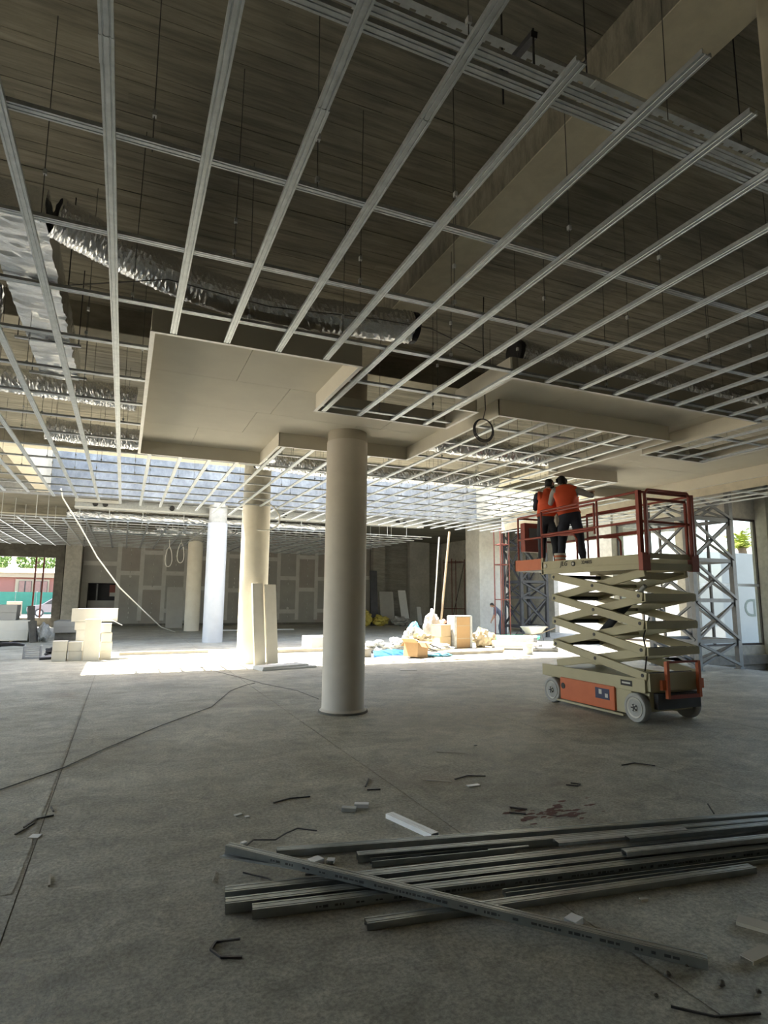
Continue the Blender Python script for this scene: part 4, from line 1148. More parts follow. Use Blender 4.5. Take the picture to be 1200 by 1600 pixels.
floor_channel('second stacked channel at the right picture edge, behind the other one', (3.4, 3.50, .058), (5.3, 3.18, .058), .06, .03)
floor_channel('crossing steel channel lying diagonally over the bundle with an ink stamp', (.74, 4.30, .095), (2.70, 2.30, .004), .058, .045, True, 'galvanized_dark', True)
floor_channel('bright galvanized piece with its left end splayed under the crossing channel', (.70, 4.27, .082), (1.12, 3.93, .072), .06, .012, False, 'galvanized')
floor_channel('slim bright strip glinting between two channels of the bundle', (2.42, 3.78, .042), (2.72, 3.73, .042), .012, .004, True, 'tin_glare')
floor_channel('bright short channel offcut lying behind the bundle', (2.09, 4.72, .002), (2.23, 4.2, .002), .075, .035, True, 'tin_glare')

# ------------------------------------------------------------------ scraps on the floor
def strap(label, pts, w=.012, t=.004, m='strap_steel'):
    mb = MB()
    for p, q in zip(pts, pts[1:]):
        mb.bar((p[0], p[1], (p[2] if len(p) > 2 else 0) + .006), (q[0], q[1], (q[2] if len(q) > 2 else 0) + .006), w, t + .006)
    return tag(mb.build('strap_offcut', m), label, 'scrap')
strap('bent dark strap forming an open hexagon, nearest the camera', [(.66, 3.36, .02), (.55, 3.42), (.515, 3.36), (.555, 3.27), (.65, 3.235)], .011)
strap('dark strap kinked in the middle, beside the left floor joint', [(-.58, 5.55), (-.52, 5.72), (-.40, 5.76)], .014)
strap('short dark strap touching the kinked one at the left floor joint', [(-.62, 5.42), (-.52, 5.62)], .012)
strap('tiny dark strap standing up above the left floor joint', [(-.44, 5.98), (-.41, 5.86)], .012)
strap('thin dark wire arched over the splayed left end of the bundle', [(.80, 4.33, .05), (.95, 4.5, .06), (1.1, 4.47, .05), (1.2, 4.56, .05), (1.3, 4.62, .05), (1.42, 4.52, .05)], .008, .002)
strap('thin dark wire curling below the splayed left end of the bundle', [(.82, 4.16), (.95, 4.02), (.99, 3.93)], .008, .002)
strap('two-legged dark strap lying in the gap behind the bundle', [(1.18, 3.98), (1.26, 3.96), (1.40, 4.0)], .012)
strap('long thin dark splinter right of the left joint', [(1.30, 5.40), (1.46, 5.46), (1.64, 5.44)], .008)
strap('short dark strap pointing away, above the pair of tins', [(2.20, 5.52), (2.32, 5.74)], .010)
strap('short dark strap lying across, beside the pointing one', [(2.18, 5.43), (2.30, 5.40)], .012)
strap('dark strap bent in the middle, right of the bright tin sheet', [(3.1, 5.42), (3.28, 5.48), (3.44, 5.40)], .012)
strap('dark square hook of strap left of the red stain', [(3.16, 4.36), (3.06, 4.44), (3.13, 4.55), (3.24, 4.45)], .010)
strap('dark curl of strap at the far side of the red stain', [(4.0, 4.87), (4.08, 4.80), (4.14, 4.84), (4.08, 4.9)], .010)
strap('dark strap bent at a right angle, on the far right floor', [(5.02, 5.2), (5.22, 5.22), (5.34, 5.05)], .012)
strap('thin pale splinter in the middle of the floor, nearer one', [(2.80, 5.52), (3.03, 5.36)], .012, .003, 'wood_strip')
strap('thin pale splinter in the middle of the floor, farther one', [(3.45, 6.45), (3.72, 6.25)], .012, .003, 'wood_strip')
strap('tiny pale straw left of the bundle ends', [(.66, 4.24), (.62, 4.1)], .005, .002, 'wood_strip')
strap('tiny pale peg on the floor right of the left joint', [(-.31, 4.58), (-.30, 4.42)], .012, .006, 'wood_strip')
strap('dark wire lying on the floor near the right bottom corner', [(2.30, 2.16), (2.42, 2.04), (2.62, 1.98)], .008, .003)
strap('upright dark wire at the back edge of the bundle, far right', [(4.62, 3.78), (4.70, 3.90, .03)], .008, .003)
def tin(label, c, size, rot, m='tin_glare', h=.03):
    mb = MB(); w, d = size
    P = [(-w / 2, h), (-w / 2, 0), (w / 2, 0), (w / 2, h), (w / 2 - .004, h), (w / 2 - .004, .004), (-w / 2 + .004, .004), (-w / 2 + .004, h)]
    P = flip(P, h)
    v = Vector((math.cos(rot), math.sin(rot), 0)) * d / 2; c = Vector((c[0], c[1], .002))
    mb.sweep(P, c - v, c + v)
    return tag(mb.build('channel_offcut', m), label, 'scrap')
tin('folded bright tin offcut, left of a pair behind the bundle', (1.84, 4.98), (.06, .12), R(-30), 'galvanized')
tin('folded bright tin offcut, right of a pair behind the bundle', (1.97, 5.03), (.06, .12), R(-25))
tin('shiny tin box offcut lying in the gap of the bundle', (1.29, 4.12), (.07, .09), R(20))
tin('crumpled shiny tin scrap right of the tin box', (1.39, 4.10), (.05, .05), R(60), h=.02)
tin('bright flat tin sheet in the middle of the floor', (3.16, 5.18), (.05, .13), R(0), h=.008)
tin('small tin block with a printed top near the diagonal channel', (2.37, 2.86), (.07, .08), R(20), 'tin_glare', .035)
tin('tiny bright chip left of the bundle ends', (.91, 4.63), (.03, .04), R(30), h=.012)
tin('small grey tin flake, left of two on the floor', (.97, 5.22), (.03, .06), R(20), 'galvanized', .008)
tin('small bright tin flake, right of two on the floor', (1.03, 5.15), (.03, .035), R(10), h=.008)
tin('white flake beside the left floor joint', (-.48, 5.33), (.07, .07), R(-20), h=.006)
tin('tiny pale block right of the bundle, on bare floor', (2.93, 2.91), (.025, .045), R(-15), 'wood_strip', .014)
tin('white speck of paper in the middle of the floor', (4.03, 6.55), (.03, .04), 0, 'paper_white', .006)
tin('white sheet of paper on the floor before the rubbish heap', (6.6, 13.8), (.12, .42), R(-15), 'paper_white', .01)
tin('pale timber offcut at the right picture edge, upper one', (3.27, 2.47), (.10, .16), R(-60), 'wood_strip', .018)
tin('pale timber offcut at the right picture edge, lower one', (3.02, 2.27), (.07, .2), R(5), 'wood_strip', .018)
for k, (x, y, s) in enumerate(((2.47, 2.33, .018), (2.62, 2.35, .013), (2.30, 2.24, .012), (2.64, 2.18, .02), (2.75, 2.08, .014))):
    tag(blob('rubble_lump', (x, y, s * .6), (s, s * .9, s * .7), 'concrete_dark', None, .4, k, 2), 'dark rubble crumb, %s from the left by the lower right corner' % ORD[(1, 2, 0, 3, 4)[k]], 'rubble', 'dark crumbs by the lower right corner')
# dried red spill
def spill():
    random.seed(11); mb = MB()
    for k in range(46):
        a = random.gauss(0, .16); b = random.gauss(0, .10)
        x, y = 3.42 + a * 1.2 + b * .2, 4.32 + b; r = random.uniform(.012, .04)
        n = 7; o = len(mb.v); ph = random.random() * 6
        z = .0008 + k * .00003
        for j in range(n):
            w = 2 * PI * j / n + ph; q = r * random.uniform(.5, 1.2); mb.v.append(Vector((x + q * 1.7 * math.cos(w), y + q * .7 * math.sin(w), z)))
        mb.f.append([o + j for j in range(n)]); mb.m.append(0)
    tag(mb.build('spill', 'red_mark', floor), kind='stuff')
spill()
# cables lying on the floor
tag(MB().tube([(-1.6, 6.1, .008), (-.91, 6.66, .008), (-.44, 7.26, .008), (-.07, 7.97, .008), (.58, 9.05, .008), (1.42, 10.29, .008), (1.97, 11.88, .008), (2.35, 12.5, .008), (2.62, 12.8, .008)], .0055, 6).build('floor_cable', 'cable_dark', None, True), 'thin dark cable running over the floor from the left edge', 'cable')
tag(MB().tube([(1.9, 16.2, .008), (2.1, 15.2, .008), (2.45, 13.9, .008), (2.75, 12.6, .008), (3.15, 11.5, .008), (3.25, 10.4, .008)], .0055, 6).build('floor_cable', 'cable_dark', None, True), 'thin dark cable from the cream column towards the near column', 'cable')
tag(MB().tube([(-1.95, 20.6, 5.0), (-1.90, 20.8, 4.75), (-1.36, 21.0, 3.9), (-.84, 21.3, 3.0), (-.12, 22.4, 2.05), (.80, 24.6, 1.18), (1.6, 28, .45), (2.5, 32.0, .02)], .022, 8).build('hanging_cable', 'cable_white', None, True), 'long pale cable hanging in a curve before the grey rear wall', 'cable')
for k, (x, y, z) in enumerate(((2.55, 32.0, 4.4), (2.0, 32.2, 4.2))):
    pts = [(x + .16 * math.sin(a) * (1 - .3 * math.cos(a)), y, z - .45 + .5 * math.cos(a)) for a in [2 * PI * i / 16 for i in range(17)]]
    tag(MB().tube([(x, y, G2)] + pts, .022, 6, False).build('cable_loop', 'cable_white'), ['white cable loop hanging beside the farthest column', 'faint cable loop hanging left of the white one'][k], 'cable')
pts = [(3.25 + .0 + .62 * math.sin(a), 16.35, 4.0 + .42 * math.cos(a) - .1 * math.sin(a)) for a in [R(-60) + R(240) * i / 16 for i in range(17)]]
tag(MB().tube(pts, .02, 6).build('conduit_hoop', 'cable_white'), 'pale conduit hoop curving around the head of the cream column', 'cable')

# ------------------------------------------------------------------ boards by the cream column
def leaning_board(label, x, y, w, h, lean, m, turn=0, th=.05, group=None):
    t = Vector((math.cos(turn), math.sin(turn), 0)); n = Vector((-math.sin(turn), math.cos(turn), 0))
    base = Vector((x, y, .002)); top = base + n * lean + Vector((0, 0, h))
    mb = MB(); mb.bar(base, top, w, th, n)
    return tag(mb.build('plasterboard_strip', m, bevel=.003), label, 'board', group)
leaning_board('tall plasterboard strip leaning on the cream column, left one', 3.38, 16.03, .32, 2.12, .27, 'board_brown' if 0 else 'cream_box', R(20), .06)
leaning_board('tall plasterboard strip leaning on the cream column, right one', 3.74, 16.14, .33, 2.10, .24, 'cream_box', R(20), .06)
def flat_board(label, c, size, rot, z, m, th=.02):
    return tag(MB().obox((c[0], c[1], z + th / 2), (size[0], size[1], th), (0, 0, rot)).build('plasterboard_sheet', m, bevel=.002), label, 'board')
flat_board('pale board lying on the floor at the foot of the cream column, lower one', (3.85, 15.2), (1.5, .55), R(14), 0.001, 'board_white', .045)
flat_board('pale board lying on top of the other at the foot of the cream column', (3.75, 15.22), (1.3, .5), R(18), 0.047, 'board_white', .045)
flat_board('long pale plank lying in the sun left of the cream column', (1.3, 20.2), (2.6, .22), R(2), 0.001, 'timber_grey', .09)
flat_board('long plank lying on the floor right of the cream column', (5.6, 19.5), (2.6, .16), R(3), 0.001, 'timber_grey', .11)
flat_board('white board lying before the grey rear wall', (6.6, 33.2), (4.4, .5), R(3), 0.001, 'board_white', .05)

# ------------------------------------------------------------------ box stack at the left
def carton(label, x0, x1, y0, y1, z0, z1, m='cream_box', rot=0, group='cream cartons stacked at the left', tape=True, cat='box', nm='carton'):
    c = Vector(((x0 + x1) / 2, (y0 + y1) / 2, z0)); t = thing(nm, label, cat, c, rot, group)
    M = Matrix.Translation(c) @ Matrix.Rotation(rot, 4, 'Z') @ Matrix.Translation(-c)
    def B(a, b, cc, d, e, f, n, m_, bv=0):
        q = MB(); q.box(a, b, cc, d, e, f); q.v = [M @ v for v in q.v]; return q.build(n, m_, t, bevel=bv)
    B(x0 + .004, x1 - .004, y0 + .004, y1 - .004, z0, z1 - .004, 'body', m, .006)
    ym = (y0 + y1) / 2
    B(x0, x1, y0, ym - .003, z1 - .004, z1, 'flap', m); B(x0, x1, ym + .003, y1, z1 - .004, z1, 'flap', m)
    if tape: B(x0 - .001, x1 + .001, ym - .025, ym + .025, z1, z1 + .0012, 'tape', 'paper_white')
    return t
Yb = 18.75
carton('lower cream carton at the left end of the stack', -1.67, -1.31, Yb, Yb + .45, 0, .27)
carton('upper cream carton at the left end of the stack', -1.67, -1.31, Yb + .01, Yb + .45, .271, .53, rot=R(2))
carton('lower cream carton, second from the left end of the stack', -1.27, -.93, Yb + .05, Yb + .5, 0, .26)
carton('upper cream carton, second from the left end of the stack', -1.28, -.94, Yb + .06, Yb + .5, .261, .50, rot=R(-3))
carton('cream carton hidden half behind the upright one, at floor level', -1.1, -.62, Yb + .55, Yb + 1.0, 0, .50)
carton('pale carton in the back row, middle layer, left', -1.15, -.62, Yb + .55, Yb + 1.0, .501, .80)
carton('pale carton in the back row, top layer, left', -1.20, -.60, Yb + .55, Yb + 1.0, .801, 1.03)
carton('cream carton right of the upright one, lowest layer', -.50, -.20, Yb + .12, Yb + .5, 0, .24)
carton('cream carton right of the upright one, second layer', -.50, -.19, Yb + .12, Yb + .5, .241, .48)
carton('cream carton right of the upright one, third layer', -.49, -.21, Yb + .13, Yb + .5, .481, .73)
carton('cream carton right of the upright one, topmost layer', -.52, -.24, Yb + .15, Yb + .5, .731, .99)
carton('tall cream carton standing upright before the stack', -.90, -.50, Yb - .12, Yb + .1, 0, 1.12)
LONG = carton('long cream carton lying across the top of the stack', -1.30, -.10, Yb + .52, Yb + .98, 1.035, 1.40)
MB().obox((-.10, Yb + .45, 1.0), (.30, .2, .012), (0, R(28), 0)).build('flap', 'paper_white', LONG)

# ------------------------------------------------------------------ far left: board stacks and clutter
def sheet_stack(label, x0, x1, y0, y1, z0, z1, n, m, side='board_core'):
    t = thing('board_stack', label, 'board stack', ((x0 + x1) / 2, (y0 + y1) / 2, z0))
    h = (z1 - z0) / n
    for k in range(n):
        d = random.uniform(-.02, .02)
        MB().box(x0 + d, x1 + d, y0 + random.uniform(-.015, .015), y1, z0 + k * h + .001, z0 + (k + 1) * h - .002).build('plasterboard_sheet', m, t)
    return t
sheet_stack('wide stack of beige boards at the left picture edge', -6.2, -3.25, 26.9, 28.1, .06, .82, 2, 'cream_box')
for x in (-5.5, -3.8): tag(MB().box(x - .06, x + .06, 26.95, 28.0, 0, .06).build('timber_batten', 'timber'), ['left bearer under the beige board stack', 'right bearer under the beige board stack'][x > -5], 'timber')
sheet_stack('smaller stack of grey boards on top of the beige stack', -5.8, -3.72, 27.0, 28.0, .825, 1.40, 2, 'board_grey')
leaning_board('dark board leaning against the right end of the board stacks', -3.18, 27.2, .5, 1.36, .08, 'concrete_dark', R(70), .05)
leaning_board('thin dark sheet leaning at the right end of the beige stack', -2.98, 26.5, .6, .8, .12, 'concrete_dark', R(70), .03)
tag(blob('plastic_bag', (-2.7, 26.8, .36), (.24, .25, .38), 'film_grey', None, .3, 5), 'translucent plastic bag beside the beige board stack', 'bag')
sheet_stack('low stack of green grey boards before the street opening', -2.45, -1.2, 27.5, 29.5, .30, .75, 2, 'board_grey')
tag(MB().box(-2.4, -1.25, 27.6, 29.4, 0, .298).build('timber_skid', 'concrete_dark', bevel=.01), 'dark skid under the low grey board stack', 'timber')
jc = thing('crate', 'small wire sided crate left of the cartons', 'crate', (-2.25, 19.9, 0))
for x in (-2.46, -2.05): MB().box(x - .012, x + .012, 19.75, 20.15, 0, .36).build('side', 'pipe_grey', jc)
MB().box(-2.46, -2.05, 19.75, 20.15, 0.001, .02).build('base', 'pipe_grey', jc)
for k in range(6): MB().box(-2.46, -2.05, 19.745, 19.757, .03 + k * .055, .065 + k * .055).build('slat', 'pipe_grey', jc)
for k in range(5): tag(MB().cyl((-2.0 + .02 * k, 19.3 + .1 * k, .042), (-1.70 + .03 * k, 19.42 + .1 * k, .042 + .02 * k), .04, 10).build('tube_offcut', ['black_plastic', 'pipe_grey'][k % 2]), '%s tube offcut from the bottom of the dark heap beside the cartons' % ORD[k], 'scrap', 'tube offcuts beside the cartons')
tag(blob('tarpaulin_lump', (-1.72, 20.2, .13), (.28, .2, .15), 'black_plastic', None, .5, 8), 'dark crumpled bundle behind the tube offcuts', 'bundle')
def hose_arch():
    pts = [(-3.5, 19.6, .05), (-3.3, 19.6, .30), (-3.0, 19.7, .42), (-2.7, 19.8, .42), (-2.45, 19.85, .37)]
    tag(MB().tube(pts, [.05, .06, .07, .06, .03], 10).build('suction_hose', 'black_plastic', None, True), 'thick black hose arching in at the left picture edge', 'hose')
hose_arch()

# ------------------------------------------------------------------ rubbish heap right of the near column
def open_box(label, c, size, rot, m, tilt=0, flaps=True):
    t = thing('cardboard_box', label, 'box', c, rot)
    from mathutils import Euler
    M = Matrix.Translation(c) @ Matrix.Rotation(rot, 4, 'Z') @ Matrix.Rotation(tilt, 4, 'Y')
    w, d, h = size; th = .012
    def put(mb, n): mb.v = [M @ v for v in mb.v]; return mb.build(n, m, t)
    put(MB().box(-w / 2, w / 2, -d / 2, d / 2, 0, th), 'bottom')
    for s in (-1, 1):
        put(MB().box(-w / 2, w / 2, s * d / 2 - th / 2, s * d / 2 + th / 2, 0, h), 'side')
        put(MB().box(s * w / 2 - th / 2, s * w / 2 + th / 2, -d / 2, d / 2, 0, h), 'side')
        if flaps:
            put(MB().obox((s * (w / 2 + .10), 0, h + .03), (.24, d, .008), (0, R(-25) * s, 0)), 'flap')
            put(MB().obox((0, s * (d / 2 + .07), h - .05), (w, .18, .008), (R(-50) * s, 0, 0)), 'flap')
    return t
open_box('open brown cardboard box tipped over in front of the rubbish heap', (8.15, 16.55, .02), (.55, .5, .42), R(30), 'cardboard', R(8))
carton('lower brown carton stacked in the middle of the heap', 10.36, 10.86, 19.2, 19.7, 0.01, .42, 'cardboard_pale', R(10), 'brown cartons in the heap')
carton('upper brown carton stacked in the middle of the heap', 10.36, 10.86, 19.2, 19.7, .421, .84, 'cardboard_pale', R(16), 'brown cartons in the heap')
def wrapped_pack():
    t = thing('wrapped_pack', 'tall brown pack wrapped in clear film standing in the heap', 'package', (11.35, 19.4, 0))
    m = MB(); m.obox((11.35, 19.4, .56), (.72, .42, 1.10), (0, 0, R(8))); m.build('core', 'cardboard', t, bevel=.02)
    for s in (-1, 1):
        q = MB(); c = Vector((11.35, 19.4, .57)); d = Vector((math.cos(R(8)), math.sin(R(8)), 0)) * .36 * s
        q.obox(c + d, (.11, .46, 1.14), (0, 0, R(8))); q.build('film_edge', 'film_grey', t, bevel=.03)
    MB().obox((11.35, 19.4, 1.135), (.78, .44, .05), (0, 0, R(8))).build('film_top', 'film_grey', t, bevel=.02)
    for z in (.35, .8): MB().obox((11.35, 19.4, z), (.73, .43, .03), (0, 0, R(8))).build('strap', 'timber', t)
wrapped_pack()
tag(blob('paper_sack', (12.25, 19.4, .34), (.34, .28, .36), 'bag_tan', None, .35, 2), 'torn tan paper sack right of the wrapped pack', 'sack')
tag(blob('paper_sack', (12.95, 19.9, .24), (.26, .25, .26), 'bag_tan', None, .4, 12), 'smaller tan sack farthest right of the wrapped pack', 'sack')
tag(blob('plastic_bag', (10.75, 20.4, .64), (.36, .32, .66), 'bag_white', None, .4, 4), 'big crumpled white plastic bag on top of the heap', 'bag')
tag(blob('plastic_bag', (10.15, 20.75, .42), (.24, .24, .44), 'plastic_cyan', None, .35, 6), 'light blue plastic bag left of the white one on the heap', 'bag')
tag(blob('plastic_bag', (10.72, 19.45, .94), (.10, .10, .10), 'plastic_pink', None, .3, 9, 2), 'small pink bag on the stacked cartons beside the wrapped pack', 'bag')
for k, (x, y, z, sx, sy, sz, m, lb) in enumerate((
        (7.75, 18.6, .18, .5, .4, .20, 'film_grey', 'crumpled clear film at the left end of the heap'),
        (8.75, 18.9, .22, .46, .4, .22, 'film_grey', 'crumpled clear film in the left middle of the heap'),
        (9.6, 19.1, .30, .42, .34, .30, 'bag_tan', 'crumpled tan wrapping rising towards the stacked cartons'),
        (9.75, 19.95, .40, .36, .36, .38, 'film_grey', 'pale film bundle behind the tan wrapping'),
        (10.0, 18.4, .12, .46, .26, .14, 'bag_white', 'white crumpled sheet before the stacked cartons'))):
    tag(blob('wrapping_film', (x, y, z), (sx, sy, sz), m, None, .55, 20 + k), lb, 'packaging')
strap('black rubber strip lying over the film in the heap', [(8.9, 18.2, .38), (9.3, 18.1, .30), (9.75, 17.9, .12)], .09, .03, 'black_plastic')
strap('second black rubber strip beneath the first in the heap', [(8.85, 18.0, .26), (9.3, 17.9, .14), (9.6, 17.75, .04)], .07, .03, 'black_plastic')
for k in range(7):
    x = 6.95 + .05 * k
    tag(MB().tube([(x, 16.9 + .13 * k, .035 + .014 * k), (x + .6, 16.85 + .12 * k, .08 + .015 * k), (x + 1.2, 17.1 + .1 * k, .045 + .01 * k)], .022, 6).build('blue_tube', 'plastic_blue', None, True), '%s blue corrugated tube from the front of the blue bundle' % ORD[k], 'tube', 'blue tubes in the bundle')
tag(blob('plastic_sheet', (9.05, 16.75, .05), (.45, .2, .06), 'plastic_cyan', None, .5, 31), 'turquoise plastic sheet right of the tipped cardboard box', 'sheet')
for k in range(5):
    tag(MB().obox((10.2 + .22 * k, 17.1 + .16 * k, .05 + .004 * k), (3.0 - .2 * k, .10, .09), (0, 0, R(5))).build('timber_plank', ['timber_grey', 'timber', 'board_white', 'timber_grey', 'timber'][k]), '%s plank, counted from the front, below the heap' % ORD[k], 'timber', 'planks below the heap')
for k in range(6):
    tag(MB().obox((7.3 + .82 * k, 15.85 + .05 * (k % 2), .012), (.78, .5, .022), (0, 0, R(4 - 3 * (k % 3)))).build('board_offcut', ['cream_box', 'board_white', 'timber'][k % 3], bevel=.002), '%s flat board offcut from the left along the front of the heap' % ORD[k], 'board', 'flat offcuts before the heap')
for k, (a, b, r) in enumerate((((12.2, 18.4, .13), (13.6, 17.6, .13), .13), ((12.6, 19.2, .13), (14.0, 18.3, .13), .13), ((12.5, 18.75, .36), (13.7, 18.0, .36), .12), ((12.9, 17.35, .08), (13.75, 16.95, .08), .08))):
    a = Vector(a); b = Vector(b); d = (b - a).normalized()
    t = thing('drain_pipe', ['large grey pipe lying in front at the right of the heap', 'large grey pipe lying behind at the right of the heap', 'grey pipe lying on top of the other two pipes', 'small dark pipe lying nearest, right of the heap'][k], 'pipe', (a + b) / 2, 0)
    MB().cyl(a, b, r, 18).build('tube', 'pipe_grey' if k < 3 else 'tower_steel', t, True)
    MB().cyl(b - d * .12, b + d * .005, r * 1.12, 18).build('socket', 'tower_steel', t, True)
    MB().cyl(b + d * .004, b + d * .008, r * .85, 18).build('bore', 'black_plastic', t)
for k in range(4):
    tag(MB().tube([(13.3 + .1 * k, 21.7 - .2 * k, .10 + .06 * k), (14.5 + .1 * k, 20.9 - .2 * k, .12 + .06 * k), (15.3, 20.2 - .1 * k, .10 + .06 * k)], .05, 8).build('green_tube', 'plastic_green', None, True), '%s green plastic tube from the back, beside the bent worker' % ORD[k], 'tube', 'green tubes beside the bent worker')
bu = thing('bucket', 'white plastic bucket standing alone in the sun', 'bucket', (12.2, 16.5, 0))
MB().lathe([(.14, 0), (.18, .32), (.192, .32), (.192, .35), (.17, .35), (.13, .02)], (12.2, 16.5, 0), 24).build('pail', 'plastic_white', bu, True)
MB().tube([(12.02, 16.5, .33), (12.05, 16.38, .24), (12.2, 16.32, .20), (12.35, 16.38, .24), (12.38, 16.5, .33)], .006, 6).build('handle', 'white_metal', bu)
def wheelbarrow():
    t = thing('wheelbarrow', 'dusty cream wheelbarrow beside the bent worker', 'wheelbarrow', (16.6, 22.0, 0))
    x, y = 16.5, 21.9
    m = MB()
    T = [(-.45, -.32, .58), (.48, -.32, .60), (.48, .32, .60), (-.45, .32, .58)]; Bm = [(-.25, -.2, .28), (.25, -.2, .30), (.25, .2, .30), (-.25, .2, .28)]
    P = [Vector((x + a, y + b, c)) for a, b, c in T + Bm]; P2 = [p + Vector((0, 0, .02)) for p in P[:4]] 
    m.add(P, [(0, 1, 5, 4), (1, 2, 6, 5), (2, 3, 7, 6), (3, 0, 4, 7), (4, 5, 6, 7)])
    m.build('tray', 'cream_box', t)
    MB().tube([P[0], P[1], P[2], P[3], P[0]], .018, 6).build('rim', 'cream_box', t)
    for s in (-.22, .22): MB().tube([(x - .75, y + s * .3, .2), (x - .2, y + s * .8, .27), (x + .3, y + s, .33), (x + 1.0, y + s * 1.2, .55)], .02, 6).build('handle', 'timber', t)
    for s in (-.2, .2): MB().tube([(x + .3, y + s, .3), (x + .38, y + s, .01)], .016, 6).build('leg', 'tower_steel', t)
    MB().tube([(x - .75, y - .045, .19), (x - .75, y + .045, .19)], .19, 18).build('wheel', 'black_plastic', t, True)
wheelbarrow()
tag(MB().box(6.0, 7.35, 20.2, 21.4, 0, .42).build('pallet_load', 'pipe_grey', bevel=.02), 'grey block load just right of the near column, at the back', 'package')
tag(MB().box(6.1, 7.0, 17.2, 18.2, 0, .25).build('pallet_load', 'timber_grey', bevel=.02), 'low pale block load just right of the near column, at the front', 'package')
# clutter before the rear wall
for k, (x, y, w, h, ln, m, lb) in enumerate(((16.3, 37.2, 1.0, 2.2, .4, 'board_grey', 'grey board leaning on the rear wall clutter, largest'), (17.5, 36.9, .55, 2.3, .8, 'board_white', 'pale narrow board leaning steeply right of the grey one'), (15.4, 37.4, .5, 3.6, .3, 'tower_dark', 'tall black plank leaning behind the clutter'), (18.6, 37, .3, 1.2, .3, 'board_white', 'small pale board leaning at the right of the clutter'))):
    leaning_board(lb, x, y, w, h, ln, m, 0, .06)
tag(blob('clutter_sack', (14.25, 36.2, .5), (.45, .4, .5), 'plastic_yellow', None, .4, 41), 'yellow sack in the clutter before the rear wall', 'sack')
tag(blob('clutter_sack', (15.35, 36.3, .35), (.55, .4, .35), 'plastic_yellow', None, .5, 42), 'flat yellow brown sack right of the yellow one', 'sack')
tag(blob('clutter_sack', (13.2, 36.7, .55), (.5, .4, .55), 'cloth_blue', None, .5, 43), 'blue grey bundle left of the yellow sack', 'bundle')
tag(blob('clutter_sack', (16.7, 36.1, .3), (.65, .4, .3), 'board_grey', None, .5, 44), 'grey heap of rubble bags before the leaning boards', 'sack')
leaning_board('pale door leaf leaning against the rear wall left of the farthest column', 2.75, 36.5, .9, 2.3, .35, 'board_white' if 0 else 'board_grey', 0, .05)
# ------------------------------------------------------------------ outside
gr = MB(); gr.box(-60, 60, 40.4, 90, -.3, .18)
struct('ground', gr, 'asphalt')
struct('yard', MB().box(22.1, 60, -10, 40.4, -.8, -.5).box(17.25, 60, 14.4, 17.9, -.8, -.5).box(20.7, 60, -10, 14.1, -.8, -.51).box(-60, -9.3, -20, 40.4, -.5, -.1), 'soil')
# white hoarding in front of the right windows, each panel a part
hd = thing('hoarding', 'white site hoarding of tall panels outside the right windows', 'hoarding', (27, 19, -.5))
for k in range(8):
    x0 = 22.4 + 1.52 * k
    box(x0 + .01, x0 + 1.51, 19.0, 19.05, -.5, 3.95).build('panel', 'hoarding', hd)
    box(x0 - .03, x0 + .05, 19.05, 19.13, -.5, 3.95).build('post', 'white_metal', hd)
for k in range(9):
    y0 = 19.3 + 2.05 * k
    box(27.0, 27.05, y0 + .01, y0 + 2.04, -.5, 3.75).build('panel', 'hoarding', hd)
# faint painted letter on one of the panels, seen from behind
text_mesh('lettering', 'D', 1.15, 'hoarding_mark', hd, (26.42, 18.99, 1.42), (R(90), 0, R(180)), .003)
struct('wall_outer', box(40, 40.3, 20, 60, -.5, 3.6), 'house_pink')
# palm behind the hoarding
PX, PY, PZ = 30.3, 22.0, 4.6
pm = thing('palm_tree', 'yellow green palm crown above the hoarding at the right window', 'tree', (PX, PY, -.5))
MB().tube([(PX + .1, PY, -.5), (PX + .2, PY - .1, 2.5), (PX, PY, PZ)], [.3, .25, .2], 10).build('trunk', 'bark', pm, True)
random.seed(3)
for k in range(26):
    a = 2 * PI * k / 26 + random.uniform(-.1, .1); e = random.uniform(.1, 1.3); L = random.uniform(1.5, 2.1)
    pts = []
    for i in range(7):
        f = i / 6; pts.append(Vector((PX + math.cos(a) * math.cos(e) * L * f, PY + math.sin(a) * math.cos(e) * L * f, PZ + math.sin(e) * L * f - .9 * f * f)))
    mb = MB()
    for p, q in zip(pts, pts[1:]):
        d = (q - p).normalized(); s = d.cross(Vector((0, 0, 1))).normalized()
        for sg in (-1, 1):
            for u in (0, .5):
                c = p.lerp(q, u); w = .42 * (1 - (pts.index(p) + u) / 7.5)
                tip = c + s * sg * w + d * .18 + Vector((0, 0, -.12))
                mb.add([c, c + d * .09, tip], [(0, 1, 2)])
    mb.build('frond', 'palm_leaf', pm)
# house across the street at the rear left
hs = thing('house', 'salmon and cream house with shuttered windows across the street', 'house', (-8, 60, .18))
box(-14, -4.0, 60, 66, .18, 3.5).build('wall', 'house_pink', hs)
box(-14.05, -3.95, 59.9, 60, .18, 1.9).build('plinth', 'house_cream', hs)
box(-14.2, -3.8, 59.7, 66.2, 3.3, 3.7).build('cornice', 'house_cream', hs)
box(-8.5, -5.95, 59.88, 59.99, 1.85, 3.15).build('surround', 'house_cream', hs)
for k, x in enumerate((-7.75, -6.55)):
    w = box(x - .48, x + .48, 59.8, 59.87, 2.0, 3.0).build('window', 'frame_brown', hs)
    for s in (-1, 1): box(x + s * .25 - .2, x + s * .25 + .2, 59.76, 59.8, 2.02, 2.98).build('shutter', 'shutter', w)
rf = MB(); rf.add([(-14.4, 59.5, 3.7), (-3.6, 59.5, 3.7), (-3.6, 66.4, 3.7), (-14.4, 66.4, 3.7), (-12, 63, 4.2), (-6, 63, 4.2)], [(0, 1, 5, 4), (1, 2, 5), (2, 3, 4, 5), (3, 0, 4)])
rf.build('roof', 'house_cream', hs)
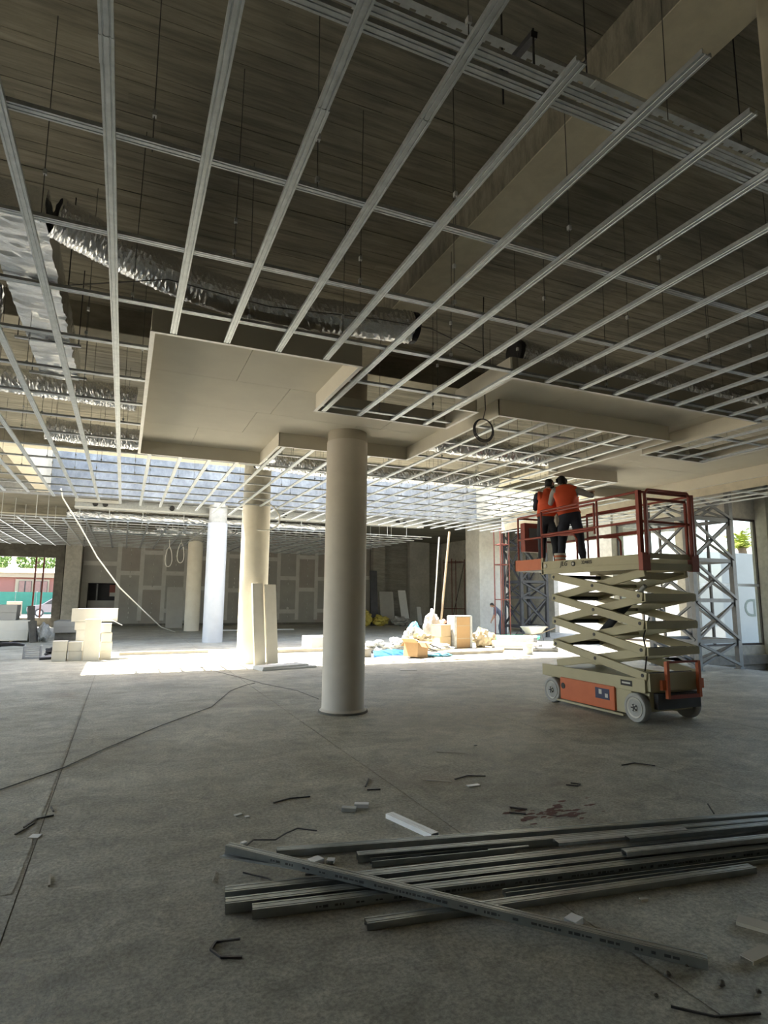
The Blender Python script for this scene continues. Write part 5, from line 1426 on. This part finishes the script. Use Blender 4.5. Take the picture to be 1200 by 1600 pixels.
struct('wall_street', box(-16, -10.1, 49.5, 49.9, .18, 5.2), 'hoarding')
# green fence cloth on posts
fe = thing('mesh_fence', 'green cloth fence along the street behind the car', 'fence', (-8, 57, .18))
for k in range(8):
    x = -14 + 1.5 * k
    box(x + .02, x + 1.48, 57, 57.03, .3, 2.05).build('cloth_panel', 'green_mesh', fe); MB().cyl((x, 57.05, .18), (x, 57.05, 2.1), .03, 6).build('post', 'white_metal', fe)
tag(box(-8.35, -7.35, 55.6, 56.2, .18, 1.3).build('street_cabinet', 'house_cream', bevel=.03), 'cream utility cabinet before the green fence', 'cabinet')
# trees behind the house
random.seed(5)
def tree(label, x, y, z, r):
    t = thing('tree', label, 'tree', (x, y, .18))
    MB().tube([(x, y, .18), (x + .1, y, z)], [.25, .15], 8).build('trunk', 'bark', t, True)
    mb = MB()
    for k in range(900):
        v = Vector((random.gauss(0, 1), random.gauss(0, 1), random.gauss(0, 1))).normalized() * r * random.uniform(.55, 1) ** .5
        c = Vector((x, y, z)) + Vector((v.x * 1.3, v.y, v.z * .75)); a = Vector((random.gauss(0, 1), random.gauss(0, 1), random.gauss(0, 1))).normalized() * .16
        b = a.orthogonal().normalized() * .11
        mb.add([c - a, c + b, c + a, c - b], [(0, 1, 2, 3)])
    tag(mb.build('foliage', 'leaf', t), kind='stuff')
tree('rounded green tree behind the house, left one', -12.2, 69, 5.2, 1.5); tree('rounded green tree behind the house, middle one', -8.2, 70, 5.3, 1.5); tree('rounded green tree behind the house, right one', -4.2, 69.5, 5.2, 1.5)
# parked car
def car():
    t = thing('car', 'dark hatchback car parked in the street at the rear left', 'car', (-4.3, 53, .18))
    S_ = [(-2.15, .35), (-2.2, .62), (-2.05, .80), (-1.2, .93), (-.55, 1.38), (.75, 1.45), (1.55, 1.2), (2.0, 1.0), (2.1, .6), (2.05, .32)]
    x0, y0, z0 = -4.35, 52.2, .18
    def side(sec, ya, yb, inset=0):
        mb = MB(); n = len(sec)
        mb.add([(x0 + a, ya, z0 + b) for a, b in sec] + [(x0 + a, yb, z0 + b) for a, b in sec],
               [(i, (i + 1) % n, n + (i + 1) % n, n + i) for i in range(n)] + [tuple(range(n - 1, -1, -1)), tuple(range(n, 2 * n))])
        return mb
    side(S_, y0, y0 + 1.7).build('body', 'car_paint', t, bevel=.05)
    side([(-1.05, .95), (-.5, 1.32), (.1, 1.36), (.1, .97)], y0 - .015, y0 + .02).build('window', 'car_glass', t)
    side([(.16, .97), (.16, 1.36), (.75, 1.37), (1.35, 1.15), (1.35, 1.0)], y0 - .015, y0 + .02).build('window', 'car_glass', t)
    side([(-1.22, .95), (-.6, 1.39), (-.55, 1.40), (-1.12, .96)], y0 + .15, y0 + 1.55).build('windscreen', 'car_glass', t)
    for x in (-1.35, 1.35):
        w = MB().cyl((x0 + x, y0 - .01, z0 + .31), (x0 + x, y0 + .2, z0 + .31), .31, 20).build('wheel', 'black_plastic', t, True)
        MB().cyl((x0 + x, y0 - .02, z0 + .31), (x0 + x, y0, z0 + .31), .2, 16).build('rim', 'white_metal', w)
    MB().obox((x0 - 2.1, y0 + .25, z0 + .68), (.16, .3, .12)).build('headlamp', 'decal_white', t)
car()
S.cycles.max_bounces = 8; S.cycles.diffuse_bounces = 5; S.cycles.glossy_bounces = 3; S.cycles.transparent_max_bounces = 8
S.cycles.sample_clamp_indirect = 6
S.cycles.caustics_reflective = False; S.cycles.caustics_refractive = False
